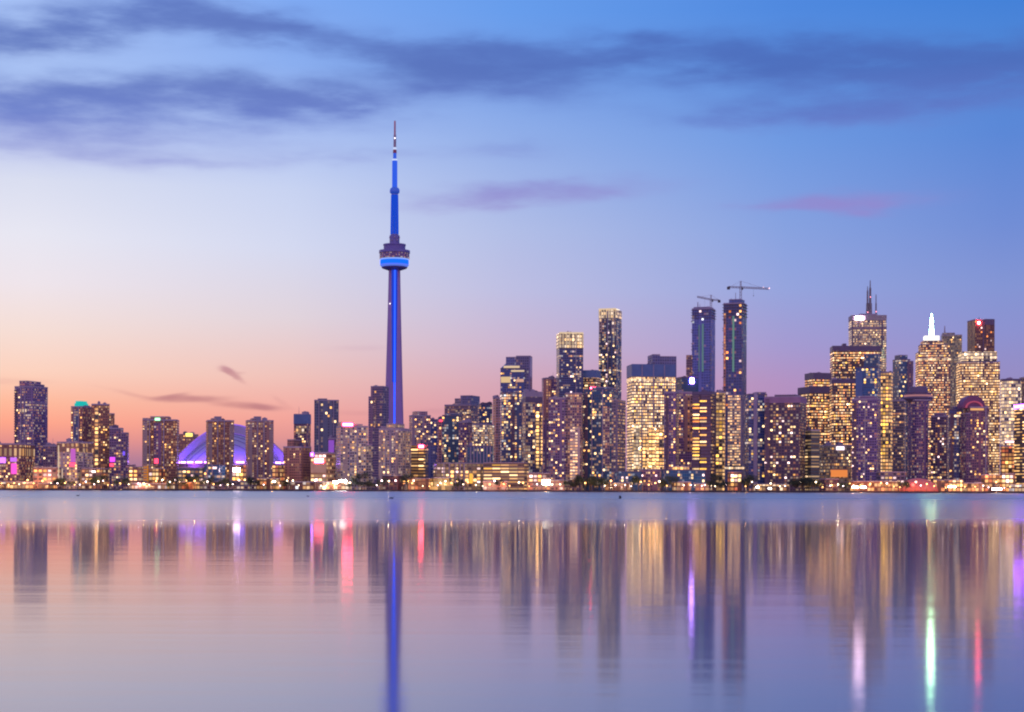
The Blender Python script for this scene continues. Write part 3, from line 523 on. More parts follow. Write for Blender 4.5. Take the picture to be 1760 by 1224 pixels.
# between the spire and the bright office block
oo('grey stepped office tower with a lit box on its roof', 764, 826, 698, 2350, 'off_dim', wings=[(787, 801, 687), (800, 825, 682, 'bluegrey')], strips=[], bands=[('lit_storey', 706, 712, 'crown', 790, 824)], nwin=10, ybot=760, over=dict(Wall=(.34, .25, .36), Lit=.35))
lb, lf = None, None
oo('dark blue banded slab in front of the grey stepped office tower', 760, 795, 716, 2000, 'teal', wings=[(764, 794, 712)], nwin=10, ybot=790, over=dict(Lit=.26, RowK=.3))
oo('plum block with two lit corner rooms beside the banded slab', 788, 812, 727, 1950, 'purple', nwin=8, ybot=790)
oo('tower with a dark cap behind the glittering cream block', 822, 846, 697, 2250, 'navy', ph=[(828, 843, 693)], nwin=7, ybot=730)
rr('glittering block of pale cream windows below the dark-capped tower', 811, 849, 731, 2100, 'res_pale', over=dict(Lit=.68, Strength=1.3, Warm=.62), nwin=20, wc=('cream',), ybot=775)
oo('navy low slab with vertical fins above the garage', 800, 847, 769, 1830, 'teal', fins=(806, 812, 818, 824, 830, 836, 842), over=dict(Lit=.06), nwin=3, ybot=790)
rr('slim rose-brown tower west of the slant-crowned glass tower', 847, 860, 685, 2150, 'orange', over=dict(Lit=.3, Strength=.55, Wall=(.5, .29, .34)), nwin=5, ybot=790)
B(OT, 'dark glass tower with a slanted lit crown and a taller rear slab', 'tower', 860, 906, 636, 2200, 'navy', group=GO, wings=[(889, 916, 614, 'bluegrey'), (870, 889, 616, 'bluegrey')], bands=[], strips=[('lit_room', 861, 879, 649, 659, glow((1, .68, .36), .75, False)), ('lit_room', 890, 904, 653, 658, glow((1, .55, .4), .7, False))], nwin=10, ybot=680, over=dict(Lit=.12), yaw=-6, dep=30)
slant = LAST[0]
rr('blue-black tower with columns of lit windows below the slanted crown', 859, 897, 677, 1900, 'navy', over=dict(Lit=.42), bal=[(877, 883)], nwin=26, ybot=795)
oo('broad tower with a grey top band and a gold lit column', 896, 932, 676, 2000, 'bluegrey', bands=[('grey_crown', 675, 683, GREYC), ('dark_gap', 684, 693, CAPM)], strips=[('gold_column', 918, 925, 708, 806, 'yellow'), ('gold_column', 929, 931.5, 715, 800, 'yellow')], over=dict(Lit=.4, Strength=1.0, Wall=(.28, .22, .34)), nwin=12, ybot=800)
rr('slim tower whose west wall is tinted salmon pink for the sunset', 931, 957, 652, 2300, 'purple', strips=[('sunset_tint_wall', 931.5, 946, 653, 720, 'salmon')], nwin=4, ybot=690, ph=[(936, 950, 650)])  # panel colour stands in for sunset reflected in the glass
rr('blue glass tower with a cream floodlit lattice crown, shorter of a pair', 956, 1002, 576, 2250, 'navy', bands=[('lit_crown', 574, 600, 'crown')], over=dict(Lit=.2, Glass=(.03, .055, .13)), nwin=14, ybot=680, fins=(988,), wc=('cream', 'pink'))  # crown floodlighting put in as glowing windows
cr1 = LAST[0]
rr('broad purple tower in two halves, its front by the trees', 943, 976, 686, 1830, 'purple', wings=[(975, 1005, 677, 'res')], strips=[('pale_bay', 984, 1003, 735, 824, 'concrete', .4)], bands=[], nwin=30, ybot=825, over=dict(Lit=.32, Wall=(.24, .18, .35)))
oo('office block with lit upper storeys between the two crowned glass towers', 1002, 1032, 640, 2250, 'off', bands=[('blue_top', 637, 650, BLUECAP)], strips=[('red_sign', 1019, 1031, 666, 671, RED)], ybot=675, nwin=4, over=dict(Lit=.75, Strength=1.3))
rr('blue glass tower with a cream floodlit crown, taller of a pair', 1029, 1068, 536, 2300, 'navy', bands=[('lit_crown', 534, 548, 'crown')], strips=[('lit_column', 1030, 1036, 548, 572, 'crown'), ('pink_bay', 1058, 1067, 548, 575, 'crown')], over=dict(Lit=.36, Glass=(.03, .05, .12)), nwin=26, ybot=670, fins=(1049,), wc=('cream', 'pink'))  # this crown also glows by itself in place of floodlights
cr2 = LAST[0]
rr('nearly black teal glass tower before the taller crowned tower', 1003, 1066, 672, 1850, 'teal', wings=[(1020, 1058, 668), (1066, 1080, 690, 'off_dim')], bal=[(1005, 1013)], fins=(1022, 1046), nwin=34, wc=('cream', 'warm', 'cream'), ybot=820, strips=[('pale_bay', 1047, 1062, 700, 800, 'res')])
oo('broad brilliantly lit cream office tower with a dark blue top', 1077, 1160, 630, 2000, 'cream', bands=[('blue_top', 628, 649, BLUECAP), ('bright_storey', 653, 657, 'white')], wings=[(1117, 1131, 612, 'bluegrey'), (1131, 1163, 615, 'bluegrey')], strips=[('tall_window', 1080, 1092, 730, 805, 'white'), ('tall_window', 1097, 1107, 752, 803, 'yellow'), ('tall_window', 1109, 1121, 736, 803, 'yellow'), ('tall_window', 1123, 1138, 736, 803, 'yellow')], fins=(1096, 1118, 1139), nwin=40, wc=('gold', 'cream'), ws=2.2, ybot=805)
rr('purple residential slab against the flank of the bright office tower', 1142, 1163, 676, 1850, 'purple', bal=[(1144, 1149)], nwin=14, ybot=805)
rr('tower with a column of orange lit rooms below the logo block', 1162, 1191, 676, 1860, 'purple', strips=[('orange_column', 1173, 1189, 681, 776, 'orange')], nwin=10, ybot=800)
oo('squat dark blue block carrying a white-violet logo sign', 1160, 1200, 651, 2050, 'teal', over=dict(Lit=.02), nwin=0, strips=[('logo_sign', 1180.5, 1188.5, 651, 660, glow((.46, .22, 1), 48.0), 1.0), ('logo_symbol', 1183, 1186, 653.5, 657.5, glow((.36, .1, 1), 8.0), 1.5)])
rr('dark tower with horizontal orange lit balconies beside the construction tower', 1190, 1231, 677, 1820, 'strips', bands=[('dark_crown', 674, 679, CAPM)], bal=[(1191, 1204), (1209, 1229)], nwin=26, wc=('gold', 'orange', 'cream', 'warm'), ws=1.6, ybot=810)
oo('slim cream lit slab squeezed between the dark tower and the taller construction tower', 1230, 1246, 676, 1960, 'yellow', over=dict(Strength=1.2, Lit=.8, Warm=.48), nwin=10, wc=('gold',), ybot=805)
B('tower_under_construction', 'shorter blue unfinished tower carrying a hammerhead crane', 'tower', 1189, 1229, 533, 2250, 'build', group='towers under construction', wings=[(1177, 1190, 612, 'off_dim'), (1192, 1226, 530)], strips=[('hoist_shaft', 1210, 1214, 558, 640, glow((.35, .62, .72), .28, False)), ('hoist_shaft', 1203, 1206, 560, 640, glow((.35, .5, .7), .25, False))], nwin=4, wc=('pink', 'cool'), ws=.5, ybot=670, slabs=1)
ca = LAST[0]
B('tower_under_construction', 'taller slender unfinished tower with an orange lit edge and a crane', 'tower', 1243, 1283, 524, 2050, 'build', group='towers under construction', wings=[(1254, 1279, 517)], strips=[('orange_hoist', 1243.4, 1248, 540, 800, 'orange', .9), ('hoist_shaft', 1262, 1266, 545, 640, glow((.4, .75, .7), .3, False)), ('finished_storeys', 1253, 1279, 680, 800, 'concrete', .6), ('white_edge', 1279.5, 1282.5, 690, 800, GREYC, .9)], bands=[('lit_podium', 803, 806.5, 'white', 1232, 1283)], nwin=16, wc=('orange', 'pink', 'warm'), ws=1.0, ybot=800, slabs=1)
cb = LAST[0]
rr('navy tower split by a plain grey fin rising from the water\'s edge', 1280, 1318, 680, 1840, 'navy', strips=[('grey_fin', 1289.5, 1297, 676, 838, plain('mauve_grey_panels', (.30, .26, .42), .6), 1.2)], wings=[(1296, 1317, 676)], nwin=16, wc=('cream', 'gold'), ybot=830)
rr('wide black slab sprinkled with rose and amber windows', 1314, 1386, 685, 1830, 'purple', wings=[(1334, 1376, 681)], over=dict(Lit=.34, Wall=(.10, .06, .12), Glass=(.035, .03, .08), Warm=.5, Bay=2.9, Floor=3.0), nwin=44, wc=('pink', 'warm', 'cream'), ws=1.7, ybot=828, bal=[(1316, 1324)], bands=[('plum_crown', 684, 694, plain('plum_panels', (.26, .15, .29), .6))])
rr('small teal-striped block at the foot of the stepped black offices', 1384, 1409, 741, 1820, 'garage', over=dict(Wall=(.07, .09, .12), Strength=.7, Warm=.6, Lit=.6), nwin=6, ybot=820)
# financial district
oo('low-shouldered black office tower with gold floors, lowest step of three', 1371, 1437, 669, 2150, 'off', bands=[('dark_cap', 666, 677, CAPM)], strips=[('dark_flank', 1424, 1436, 678, 765, CAPM)], nwin=16, wc=('gold', 'warm'), ws=1.5, ybot=745)
oo('black office tower with gold floors, middle step of three', 1383, 1428, 645, 2350, 'off', bands=[('dark_cap', 642, 653, CAPM)], nwin=6, ybot=665, wc=('gold',))
oo('broad black office tower with lit rows under a flat dark cap, top step of three', 1426, 1514, 599, 2450, 'off', bands=[('dark_cap', 596, 605, CAPM)], ph=[(1446, 1452, 592)], nwin=20, wc=('gold', 'cream'), ybot=655, yaw=-4, over=dict(Lit=.62))
oo('black slab of gold windows standing before the broad black tower', 1426, 1470, 656, 2100, 'off', bands=[('dark_cap', 653, 660, CAPM)], nwin=22, wc=('gold', 'warm'), ybot=765, yaw=-4, over=dict(Wall=(.16, .11, .12)))
oo('pale podium block with a row of white roof lights above an orange billboard', 1408, 1463, 767, 1900, 'cream', over=dict(Strength=.6, Lit=.6, Wall=(.36, .26, .28), Spread=.3), strips=[('white_lamp_row', 1424, 1444, 768, 774, glow((1, .8, .95), 2.0), .8), ('billboard', 1410, 1452, 808, 820, glow((1, .30, .08), .85, False), 1.0)], nwin=10, ybot=805)
oo('white marble tower topped by twin broadcast masts', 1458, 1523, 546, 2700, 'cream', over=dict(Strength=1.3, Warm=.58, Lit=.8, Wall=(.36, .28, .32)), bands=[('service_storey', 543.5, 552, plain('pale_louvres', (.3, .26, .32), .6)), ('service_storey', 563, 567, plain('pale_louvres', (.26, .2, .26), .6))], strips=[('logo_sign', 1464, 1481, 546.5, 551, glow((1, .66, .86), 34.0), 1.2), ('corner_notch', 1513, 1516, 553, 600, CAPM), ('corner_notch', 1458.5, 1460.5, 553, 600, CAPM)], nwin=16, wc=('cream',), ws=1.3, ybot=600, yaw=-3)
fm = LAST[0]
oo('dark navy stepped glass block in front of the broad black tower', 1470, 1514, 634, 1980, 'teal', wings=[(1486, 1513, 611)], nwin=14, over=dict(Lit=.3, RowK=.3), strips=[('blue_bay', 1471, 1484, 640, 684, BLUECAP)], wc=('gold', 'cream'), ybot=690)
rr('purple residential tower below the navy stepped glass block', 1464, 1514, 688, 1830, 'purple', wings=[(1476, 1508, 683)], nwin=34, bal=[(1466, 1473)], fins=(1490,), wc=('warm', 'cream', 'pink'), over=dict(Wall=(.20, .125, .31), Lit=.28), ybot=825)
oo('narrow slab glowing yellow from top to bottom', 1512, 1534, 642, 2000, 'yellow', over=dict(Warm=.44, Strength=1.5, Lit=.8, Bay=3.2), nwin=18, wc=('gold',), ybot=808)
oo('dark teal tower with a slanted top east of the yellow slab', 1534, 1564, 620, 2150, 'teal', wings=[(1538, 1558, 612), (1556, 1572, 622, 'purple')], nwin=14, over=dict(Lit=.2), ybot=780, wc=('gold', 'cream'))
oo('ziggurat-topped bank tower bearing a blinding white-green spire', 1573, 1633, 608, 2450, 'off', wings=[(1578, 1627, 594), (1582, 1620, 588)], bands=[('bright_storey', 617, 621, 'white')], nwin=26, wc=('cream', 'gold'), over=dict(Wall=(.22, .15, .16), Lit=.78), ybot=690, yaw=-6)
zg = LAST[0]
oo('dim greenish tower with a small roof mast behind the spire building', 1617, 1653, 578, 2700, 'cream', over=dict(Strength=.5, Warm=.6, Wall=(.25, .24, .22), Lit=.7), wings=[(1618, 1640, 574)], nwin=8, ybot=610)
gm = LAST[0]
oo('red granite tower with a red roof light, behind the white-crowned office', 1662, 1709, 552, 2750, 'orange', over=dict(Lit=.45, Strength=.55, Warm=.3, Wall=(.26, .10, .12)), bands=[], strips=[('dark_flank', 1685, 1708, 550, 560, CAPM), ('centre_notch', 1681, 1683, 552, 605, CAPM)], nwin=10, wc=('orange', 'pink'), ws=.9, ybot=605)
rg_ = LAST[0]
oo('broad cream lit office tower with a blinding white crown', 1643, 1718, 625, 2250, 'cream', bands=[('white_crown', 606, 622, 'white', 1647, 1712)], wings=[], over=dict(Warm=.53, Strength=2.0, Wall=(.24, .16, .15)), nwin=34, wc=('cream', 'gold'), ybot=800, yaw=-6)  # white crown's floodlighting is glow in its windows
wcr = LAST[0]
B('hotel_tower', 'round purple hotel tower with a dark disc-shaped restaurant on top', 'tower', 1556, 1600, 690, 1850, 'purple', dep=30, roundr=9, over=dict(Lit=.3, Wall=(.22, .13, .27)))
ht = LAST[0]
rr('purple slab between the round hotel and the blue stepped tower', 1600, 1631, 717, 1900, 'purple', nwin=20, wings=[(1606, 1626, 712)], ybot=825, wc=('pink', 'warm', 'cream'))
rr('dark blue stepped tower beside the arch-topped purple tower', 1630, 1660, 706, 1840, 'navy', wings=[(1636, 1654, 700)], nwin=20, bal=[(1631, 1637)], ybot=825)
rr('purple tower with a lit arch under its rounded top', 1655, 1699, 702, 1820, 'purple', over=dict(Lit=.3, Wall=(.24, .11, .21)), fins=(1692,), nwin=24, wings=[(1646, 1656, 712)], ybot=825)
arch = LAST[0]
oo('bright white office block near the photo\'s right edge', 1719, 1755, 655, 2150, 'white', over=dict(Strength=1.5, Lit=.85), bands=[('dark_cap', 652, 656, CAPM)], nwin=14, wc=('cream',), ybot=760)
oo('dark tower with a violet lit crown cut by the photo\'s right edge', 1743, 1790, 697, 1850, 'garage', over=dict(Wall=(.10, .07, .12), Strength=1.8, Lit=.7), bands=[('violet_crown', 696, 702, VIO)], nwin=12, ybot=830)
oo('grey office slab behind the violet-crowned tower', 1752, 1800, 650, 2300, 'off_dim', nwin=4, ybot=690)
oo('low orange lit block under the bright white office', 1719, 1744, 768, 1950, 'low_hot', over=dict(Strength=1.1, Warm=.3), strips=[('sign', 1726, 1742, 758.5, 761, PINKW)], wings=[(1725, 1743, 758, 'cream')], nwin=6, ybot=820)
oo('dim plum slab filling the gap under the dark teal tower', 1532, 1557, 690, 2050, 'off_dim', over=dict(Lit=.3), nwin=10, ybot=815)

# low buildings along the waterfront
LOW = [
 ('pinkish brick block with rose lit windows near the teal-capped tower', 57, 100, 804, 1760, 'low_pink', {}),
 ('brown terrace at the foot of the cream-columned tower', 140, 188, 806, 1765, 'low', {}),
 ('reddish house filling the bottom of the open gap of sky', 221, 246, 803, 1775, 'low_pink', dict(wings=[(221, 232, 800)])),
 ('dark orange lit annex under the green-lamped tower', 256, 286, 806, 1760, 'low_hot', dict(over=dict(Strength=0.68, Warm=.22))),
 ('dark navy block with a few cream windows before the dome', 304, 352, 805, 1770, 'low_dark', dict(over=dict(Lit=.35))),
 ('dark green-grey glass block at the foot of the western twin tower', 351, 388, 800, 1765, 'teal', dict(over=dict(Lit=.15), fins=(360, 372))),
 ('brilliant salmon entrance hall between the twin towers', 399, 423, 800, 1775, 'low_hot', dict(over=dict(Strength=0.99, Warm=.3), strips=[('white_sign', 401, 413, 805, 811, WHT, .8)])),
 ('long dark shed roof low on the quay before the twin towers', 343, 441, 828, 1728, 'low_dark', dict(over=dict(Lit=.5, Warm=.66), parapet=.6)),
 ('salmon lit concourse under the dome\'s east end', 468, 489, 801, 1780, 'low_hot', dict(over=dict(Strength=0.74, Warm=.26))),
 ('warm glowing pavilion by the quay under the eastern twin tower', 441, 480, 823, 1735, 'low_hot', {}),
 ('white glowing shop row under the plain brick block', 497, 540, 829, 1730, 'low_hot', dict(over=dict(Warm=.7, Strength=1.24))),
 ('bright terminal shed under the beige floodlit hall', 541, 604, 829, 1732, 'low_hot', dict(over=dict(Warm=.62, Strength=1.61))),
 ('dark red-roofed hall below the spire', 657, 694, 818, 1745, 'low_dark', dict(over=dict(Wall=(.12, .03, .05), Lit=.2))),
 ('golden lit arcade beside the purple gabled house', 700, 742, 823, 1735, 'low_hot', dict(over=dict(Strength=0.81))),
 ('yellow floodlit wall block next to the colonnade', 741, 776, 822, 1738, 'yellow', dict(over=dict(Strength=0.68, Lit=1.0, WinW=.95, WinH=.85))),
 ('cream lit terminal with a tall colonnade of yellow bays', 745, 830, 797, 1790, 'cream', dict(over=dict(Wall=(.20, .14, .13), Bay=4.5, Strength=0.53, Warm=.5, Lit=.75), strips=[('gold_bay', 770, 777, 806, 834, 'yellow'), ('gold_bay', 797, 804, 808, 831, 'yellow'), ('orange_bay', 805, 811, 814, 831, glow((1, .48, .08), 1.2, False)), ('gold_bay', 812, 819, 808, 831, 'yellow')], fins=(758, 768, 780, 788, 795), ybot=832, nwin=16)),
 ('parking garage with stacked amber lit decks', 831, 909, 796, 1780, 'garage', dict(ybot=826, nwin=10, wc=('gold', 'cream'))),
 ('rose lit shop row at the foot of the parking garage', 830, 874, 828, 1735, 'low_pink', dict(over=dict(Strength=1.24))),
 ('orange-pink low block beside the white billboard', 906, 946, 814, 1745, 'low', dict(over=dict(Warm=.3), strips=[('billboard', 931, 945, 825, 833, glow((1, .90, .70), 24.0), 1.0)])),
 ('pink lit landing hall under the two-halved purple tower', 946, 978, 826, 1740, 'low_pink', dict(over=dict(Lit=.4))),
 ('navy quay shed before the bright cream office tower', 1056, 1103, 811, 1750, 'teal', dict(over=dict(Lit=.12))),
 ('rosy lit kiosk row under the navy quay shed', 1040, 1086, 831, 1728, 'low_hot', dict(over=dict(Warm=.5, Strength=0.93, Lit=.6))),
 ('purple market hall under the bright cream office tower', 1098, 1138, 808, 1765, 'purple', dict(over=dict(Lit=.4, Strength=0.74))),
 ('dark blue pier building with one gold roof lantern', 1137, 1212, 809, 1755, 'teal', dict(over=dict(Lit=.1), wings=[(1157, 1181, 803, 'yellow')])),
 ('cream lit booths on the quay before the pier building', 1155, 1188, 829, 1728, 'low_hot', dict(over=dict(Warm=.6, Strength=0.99))),
 ('red-pink kiosk on the quay below the dark balcony tower', 1195, 1219, 832, 1726, 'low_pink', dict(over=dict(Lit=.9, Strength=1.12, Warm=.35))),
 ('amber lit cafe front among the dark trees below the construction tower', 1250, 1275, 812, 1750, 'low_hot', dict(over=dict(Warm=.24, Strength=0.99))),
 ('white and amber lit boathouse under the grey-finned tower', 1294, 1356, 833, 1728, 'low_hot', dict(over=dict(Warm=.5, Strength=1.24))),
 ('maroon shed below the orange billboard', 1408, 1442, 824, 1745, 'low_dark', dict(over=dict(Wall=(.12, .04, .08), Lit=.25))),
 ('long rust-red ferry shed with blazing lamps under the purple tower', 1462, 1546, 828, 1740, 'low_hot', dict(over=dict(Strength=1.24, Warm=.34, Wall=(.24, .08, .07)))),
 ('pale flat-roofed pier shed behind the rust-red ferry shed', 1506, 1558, 812, 1770, 'low_dark', dict(over=dict(Wall=(.25, .17, .24)))),
 ('blazing amber shopfront east of the red tent', 1604, 1656, 826, 1742, 'low_hot', dict(over=dict(Strength=1.86))),
 ('orange lit arcade under the arch-topped purple tower', 1656, 1690, 831, 1735, 'low_hot', dict(over=dict(Strength=1.36, Warm=.28))),
 ('tall orange lit shopfront under the white-crowned office', 1686, 1720, 817, 1750, 'low_hot', dict(over=dict(Strength=1.12, Warm=.26))),
 ('salmon lit restaurant near the photo\'s right edge', 1719, 1745, 815, 1752, 'low_hot', dict(over=dict(Strength=1.05, Warm=.3))),
 ('white-fronted kiosk at the photo\'s right edge', 1734, 1775, 834, 1728, 'low_hot', dict(over=dict(Warm=.85, Strength=1.12))),
 ('rose and white lit promenade shops at the photo\'s left edge', -30, 62, 829, 1730, 'low_hot', dict(over=dict(Warm=.62, Strength=0.87))),
 ('yellow lit stall row below the pinkish brick block', 66, 98, 832, 1726, 'low_hot', dict(over=dict(Warm=.45, Strength=0.81))),
 ('long white lit boat shed below the open gap of sky', 226, 300, 832, 1726, 'low_hot', dict(over=dict(Warm=.68, Strength=0.81))),
 ('orange glowing stall between the dark trees before the dome', 306, 345, 829, 1730, 'low_hot', dict(over=dict(Warm=.3, Strength=0.87))),
]
for lab, a, b, y, D, st, kw in LOW:
    kw = dict(kw); kw.setdefault('ybot', 842); kw.setdefault('nwin', 8); kw.setdefault('wc', ('warm', 'cream', 'pink')); kw.setdefault('parapet', .7); kw.setdefault('dep', 14)
    ll(lab, a, b, y, D, st, **kw)

# ------------------------------------------------------------------ crowns, masts and lamps that belong to single buildings
def add(t, name, fn, mat, parent=None, smooth=False):
    bm = bmesh.new(); fn(bm, t[1]); return mesh_obj(name, bm, mat, parent or t[0], smooth)
def teal_crown(bm, i):
    a, b, z0, z1 = i['lx'](131), i['lx'](154), i['H']+.1, i['lz'](690)
    for s in range(6):
        q = (b-a)/6; box(bm, a+s*q+.1, a+(s+1)*q-.1, -i['hd']+.6, i['hd']*.5, z0, z1-(0 if 1 <= s <= 4 else 2.2))
add(tw, 'glass_crown', teal_crown, TEALG)
add(g8, 'roof_lamp', lambda bm, i: box(bm, i['lx'](268), i['lx'](277), -i['hd']-.9, -i['hd']+.4, i['H']+.2, i['H']+2.6), GREENG)
# slanted crown: lit wedge between the low front roof and the tall rear slab
def wedge(bm, i):
    a, b = i['lx'](861), i['lx'](889.5); z0, z1 = i['H']+1.6, i['lz'](618)
    v = [bm.verts.new(p) for p in ((a, -i['hd']+.4, z0), (b+2, -i['hd']+.4, z0), (b+2, i['hd']-3, z0), (a, i['hd']-3, z0), (a+7, 2, z1-2), (b+2, 2, z1), (b+2, i['hd']-3, z1), (a+7, i['hd']-3, z1-2))]
    for q in ((0, 1, 5, 4), (1, 2, 6, 5), (2, 3, 7, 6), (3, 0, 4, 7), (4, 5, 6, 7)): bm.faces.new([v[k] for k in q])
add(slant, 'slanted_crown', wedge, BLUECAP)
add(slant, 'lit_ledge', lambda bm, i: (box(bm, i['lx'](866), i['lx'](896), -i['hd']-.3, -i['hd']+.3, i['H']+1.5, i['H']+4.0), box(bm, i['lx'](880), i['lx'](905), -i['hd']-.5, -i['hd']-.3, i['H']-3.2, i['H']-1.2)), glow((1, .72, .45), .8, False))
# open lattice on the two crowns; their floodlighting is put in as glow
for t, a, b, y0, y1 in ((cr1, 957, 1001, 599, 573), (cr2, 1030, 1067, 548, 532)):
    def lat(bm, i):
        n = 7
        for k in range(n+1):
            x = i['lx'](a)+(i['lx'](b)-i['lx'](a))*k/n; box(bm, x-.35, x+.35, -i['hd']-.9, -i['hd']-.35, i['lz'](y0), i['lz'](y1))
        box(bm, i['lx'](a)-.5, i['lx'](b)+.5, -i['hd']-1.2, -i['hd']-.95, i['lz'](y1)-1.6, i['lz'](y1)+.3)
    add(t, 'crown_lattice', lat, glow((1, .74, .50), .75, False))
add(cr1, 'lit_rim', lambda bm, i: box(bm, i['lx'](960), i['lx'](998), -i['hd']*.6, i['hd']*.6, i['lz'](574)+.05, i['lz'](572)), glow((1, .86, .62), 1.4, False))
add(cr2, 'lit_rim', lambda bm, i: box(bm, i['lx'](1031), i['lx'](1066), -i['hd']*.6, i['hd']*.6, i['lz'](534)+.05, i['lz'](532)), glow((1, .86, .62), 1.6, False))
# bare top storeys of the unfinished towers: columns, slabs and edge netting
for t, y0, y1 in ((ca, 548, 532), (cb, 545, 523)):
    i = t[1]; bm = bmesh.new(); z = i['lz'](y0)
    while z < i['lz'](y1):
        box(bm, -i['hw']-1.3, i['hw']+1.3, -i['hd']-1.3, i['hd']+1.3, z, z+.35); z += 3.3
    mesh_obj('floor_slab', bm, plain('raw_concrete', (.17, .13, .17), .85), t[0])
    rg = random.Random(3)
    for k in range(34):
        zz_ = rg.uniform(i['lz'](720), i['lz'](y0)); sx = rg.choice((-1, 1)); bm = bmesh.new(); box(bm, sx*i['hw']-.9, sx*i['hw']+.9, -i['hd']-1.0, -i['hd']+2.5, zz_, zz_+1.0); mesh_obj('loading_platform', bm, STEEL, t[0])
    for k in range(5):
        x = rg.uniform(-i['hw'], i['hw']); bm = bmesh.new(); tube(bm, (x, 0, i['H']), (x, 0, i['H']+rg.uniform(3, 9)), .3); mesh_obj('column', bm, STEEL, t[0])
def lattice(bm, a, b, w, n, r=.16):
    a, b = Vector(a), Vector(b); d = (b-a).normalized(); s = d.cross(Vector((0, 1, 0)));
    if s.length < .1: s = Vector((1, 0, 0))
    s.normalize(); t = d.cross(s).normalized()
    C = [(s*i+t*j)*w*.5 for i, j in ((-1, -1), (1, -1), (1, 1), (-1, 1))]
    for c in C: tube(bm, a+c, b+c, r*1.6, n=4)
    for k in range(n):
        p, q = a.lerp(b, k/n), a.lerp(b, (k+1)/n)
        for m in range(4): tube(bm, p+C[m], q+C[(m+1) % 4], r, n=4)
def crane(label, t, pxm, ytop, ybase, pxtip, pxback, yj, tilt, lit):
    D = t[0].location.y-2; base = at(pxm, ybase, D); k = D/FPX
    root = tag(empty('tower_crane', base), label, 'crane', 'tower cranes')
    h = (ybase-yj)*k; H = (ybase-ytop)*k; ex = (pxtip-pxm)*k; bx_ = (pxback-pxm)*k
    bm = bmesh.new(); lattice(bm, (0, 0, -8), (0, 0, h), 2.0, 7); mesh_obj('mast', bm, STEEL, root)
    bm = bmesh.new(); lattice(bm, (0, 0, h), (0, 0, H), 1.3, 3); mesh_obj('apex', bm, STEEL, root)
    bm = bmesh.new(); lattice(bm, (0, 0, h), (ex, 0, h+tilt), 1.6, 12, .2); j = mesh_obj('jib', bm, STEEL, root)
    bm = bmesh.new(); lattice(bm, (0, 0, h-.1), (bx_, 0, h-tilt*.25), 1.5, 4, .2); c = mesh_obj('counter_jib', bm, STEEL, root)
    bm = bmesh.new(); box(bm, bx_-1.6, bx_+1.6, -1.2, 1.2, h-tilt*.25-2.8, h-tilt*.25+.3); mesh_obj('counterweight', bm, DARK, c)
    bm = bmesh.new(); tube(bm, (0, 0, H), (ex*.75, 0, h+tilt*.75+.8), .14, n=4); tube(bm, (0, 0, H), (bx_*.9, 0, h), .14, n=4); mesh_obj('tie_bar', bm, STEEL, root)
    bm = bmesh.new(); box(bm, .9, 2.7, -1.4, .8, h-2.8, h-.2); mesh_obj('cab', bm, DARK, root)
    bm = bmesh.new(); tube(bm, (ex*.45, 0, h+tilt*.45), (ex*.45, 0, h-9), .09, n=4); box(bm, ex*.45-.4, ex*.45+.4, -.4, .4, h-10, h-9); mesh_obj('hook', bm, DARK, j)
    if lit:
        bm = bmesh.new(); ball(bm, (ex, 0, h+tilt+.6), .7); ball(bm, (ex*.8, 0, h+tilt*.8+1.2), .5); mesh_obj('jib_lamp', bm, glow((1, .6, .65), 3.0), j)
crane('small crane on the shorter unfinished tower, jib rising toward the west', ca, 1222, 507, 531, 1198, 1236, 515, 3.5, False)
crane('large crane on the taller unfinished tower, long flat jib with pink lamps', cb, 1273, 483, 520, 1322, 1252, 494, -1.5, True)
bm = bmesh.new(); i = ca[1]; tube(bm, (i['lx'](1196.5), 0, i['H']), (i['lx'](1196.5), 0, i['lz'](519)), .9, .5); mesh_obj('hoist_mast', bm, STEEL, ca[0])
bm = bmesh.new(); i = cb[1]; tube(bm, (i['lx'](1264), 0, i['H']), (i['lx'](1264), 0, i['lz'](503)), .5, .3); mesh_obj('hoist_mast', bm, STEEL, cb[0])
# broadcast masts of the marble tower
i = fm[1]
bm = bmesh.new(); box(bm, i['lx'](1475), i['lx'](1508), -i['hd']*.4, i['hd']*.4, i['H']+.05, i['lz'](540)); mesh_obj('penthouse', bm, GREYC, fm[0])
for p, y, w in ((1490.5, 492, 1.5), (1495.5, 482, 2.0), (1506.5, 507, .8)):
    bm = bmesh.new(); z0 = i['lz'](540)
    lathe(bm, [(w*1.5, z0), (w*1.3, z0+16), (w*.9, z0+17), (w*.8, i['lz']((y+510)/2)), (w*.45, i['lz']((y+505)/2)), (w*.3, i['lz'](y))], 8, cx=i['lx'](p)); m = mesh_obj('broadcast_mast', bm, plain('grey_mast_steel', (.17, .16, .2), .5), fm[0])
    bm = bmesh.new(); ball(bm, (i['lx'](p), -w*1.5-.4, i['lz'](y+29 if p > 1492 else y+45)), .7); mesh_obj('mast_lamp', bm, glow((1, .3, .4), 4.0), m)
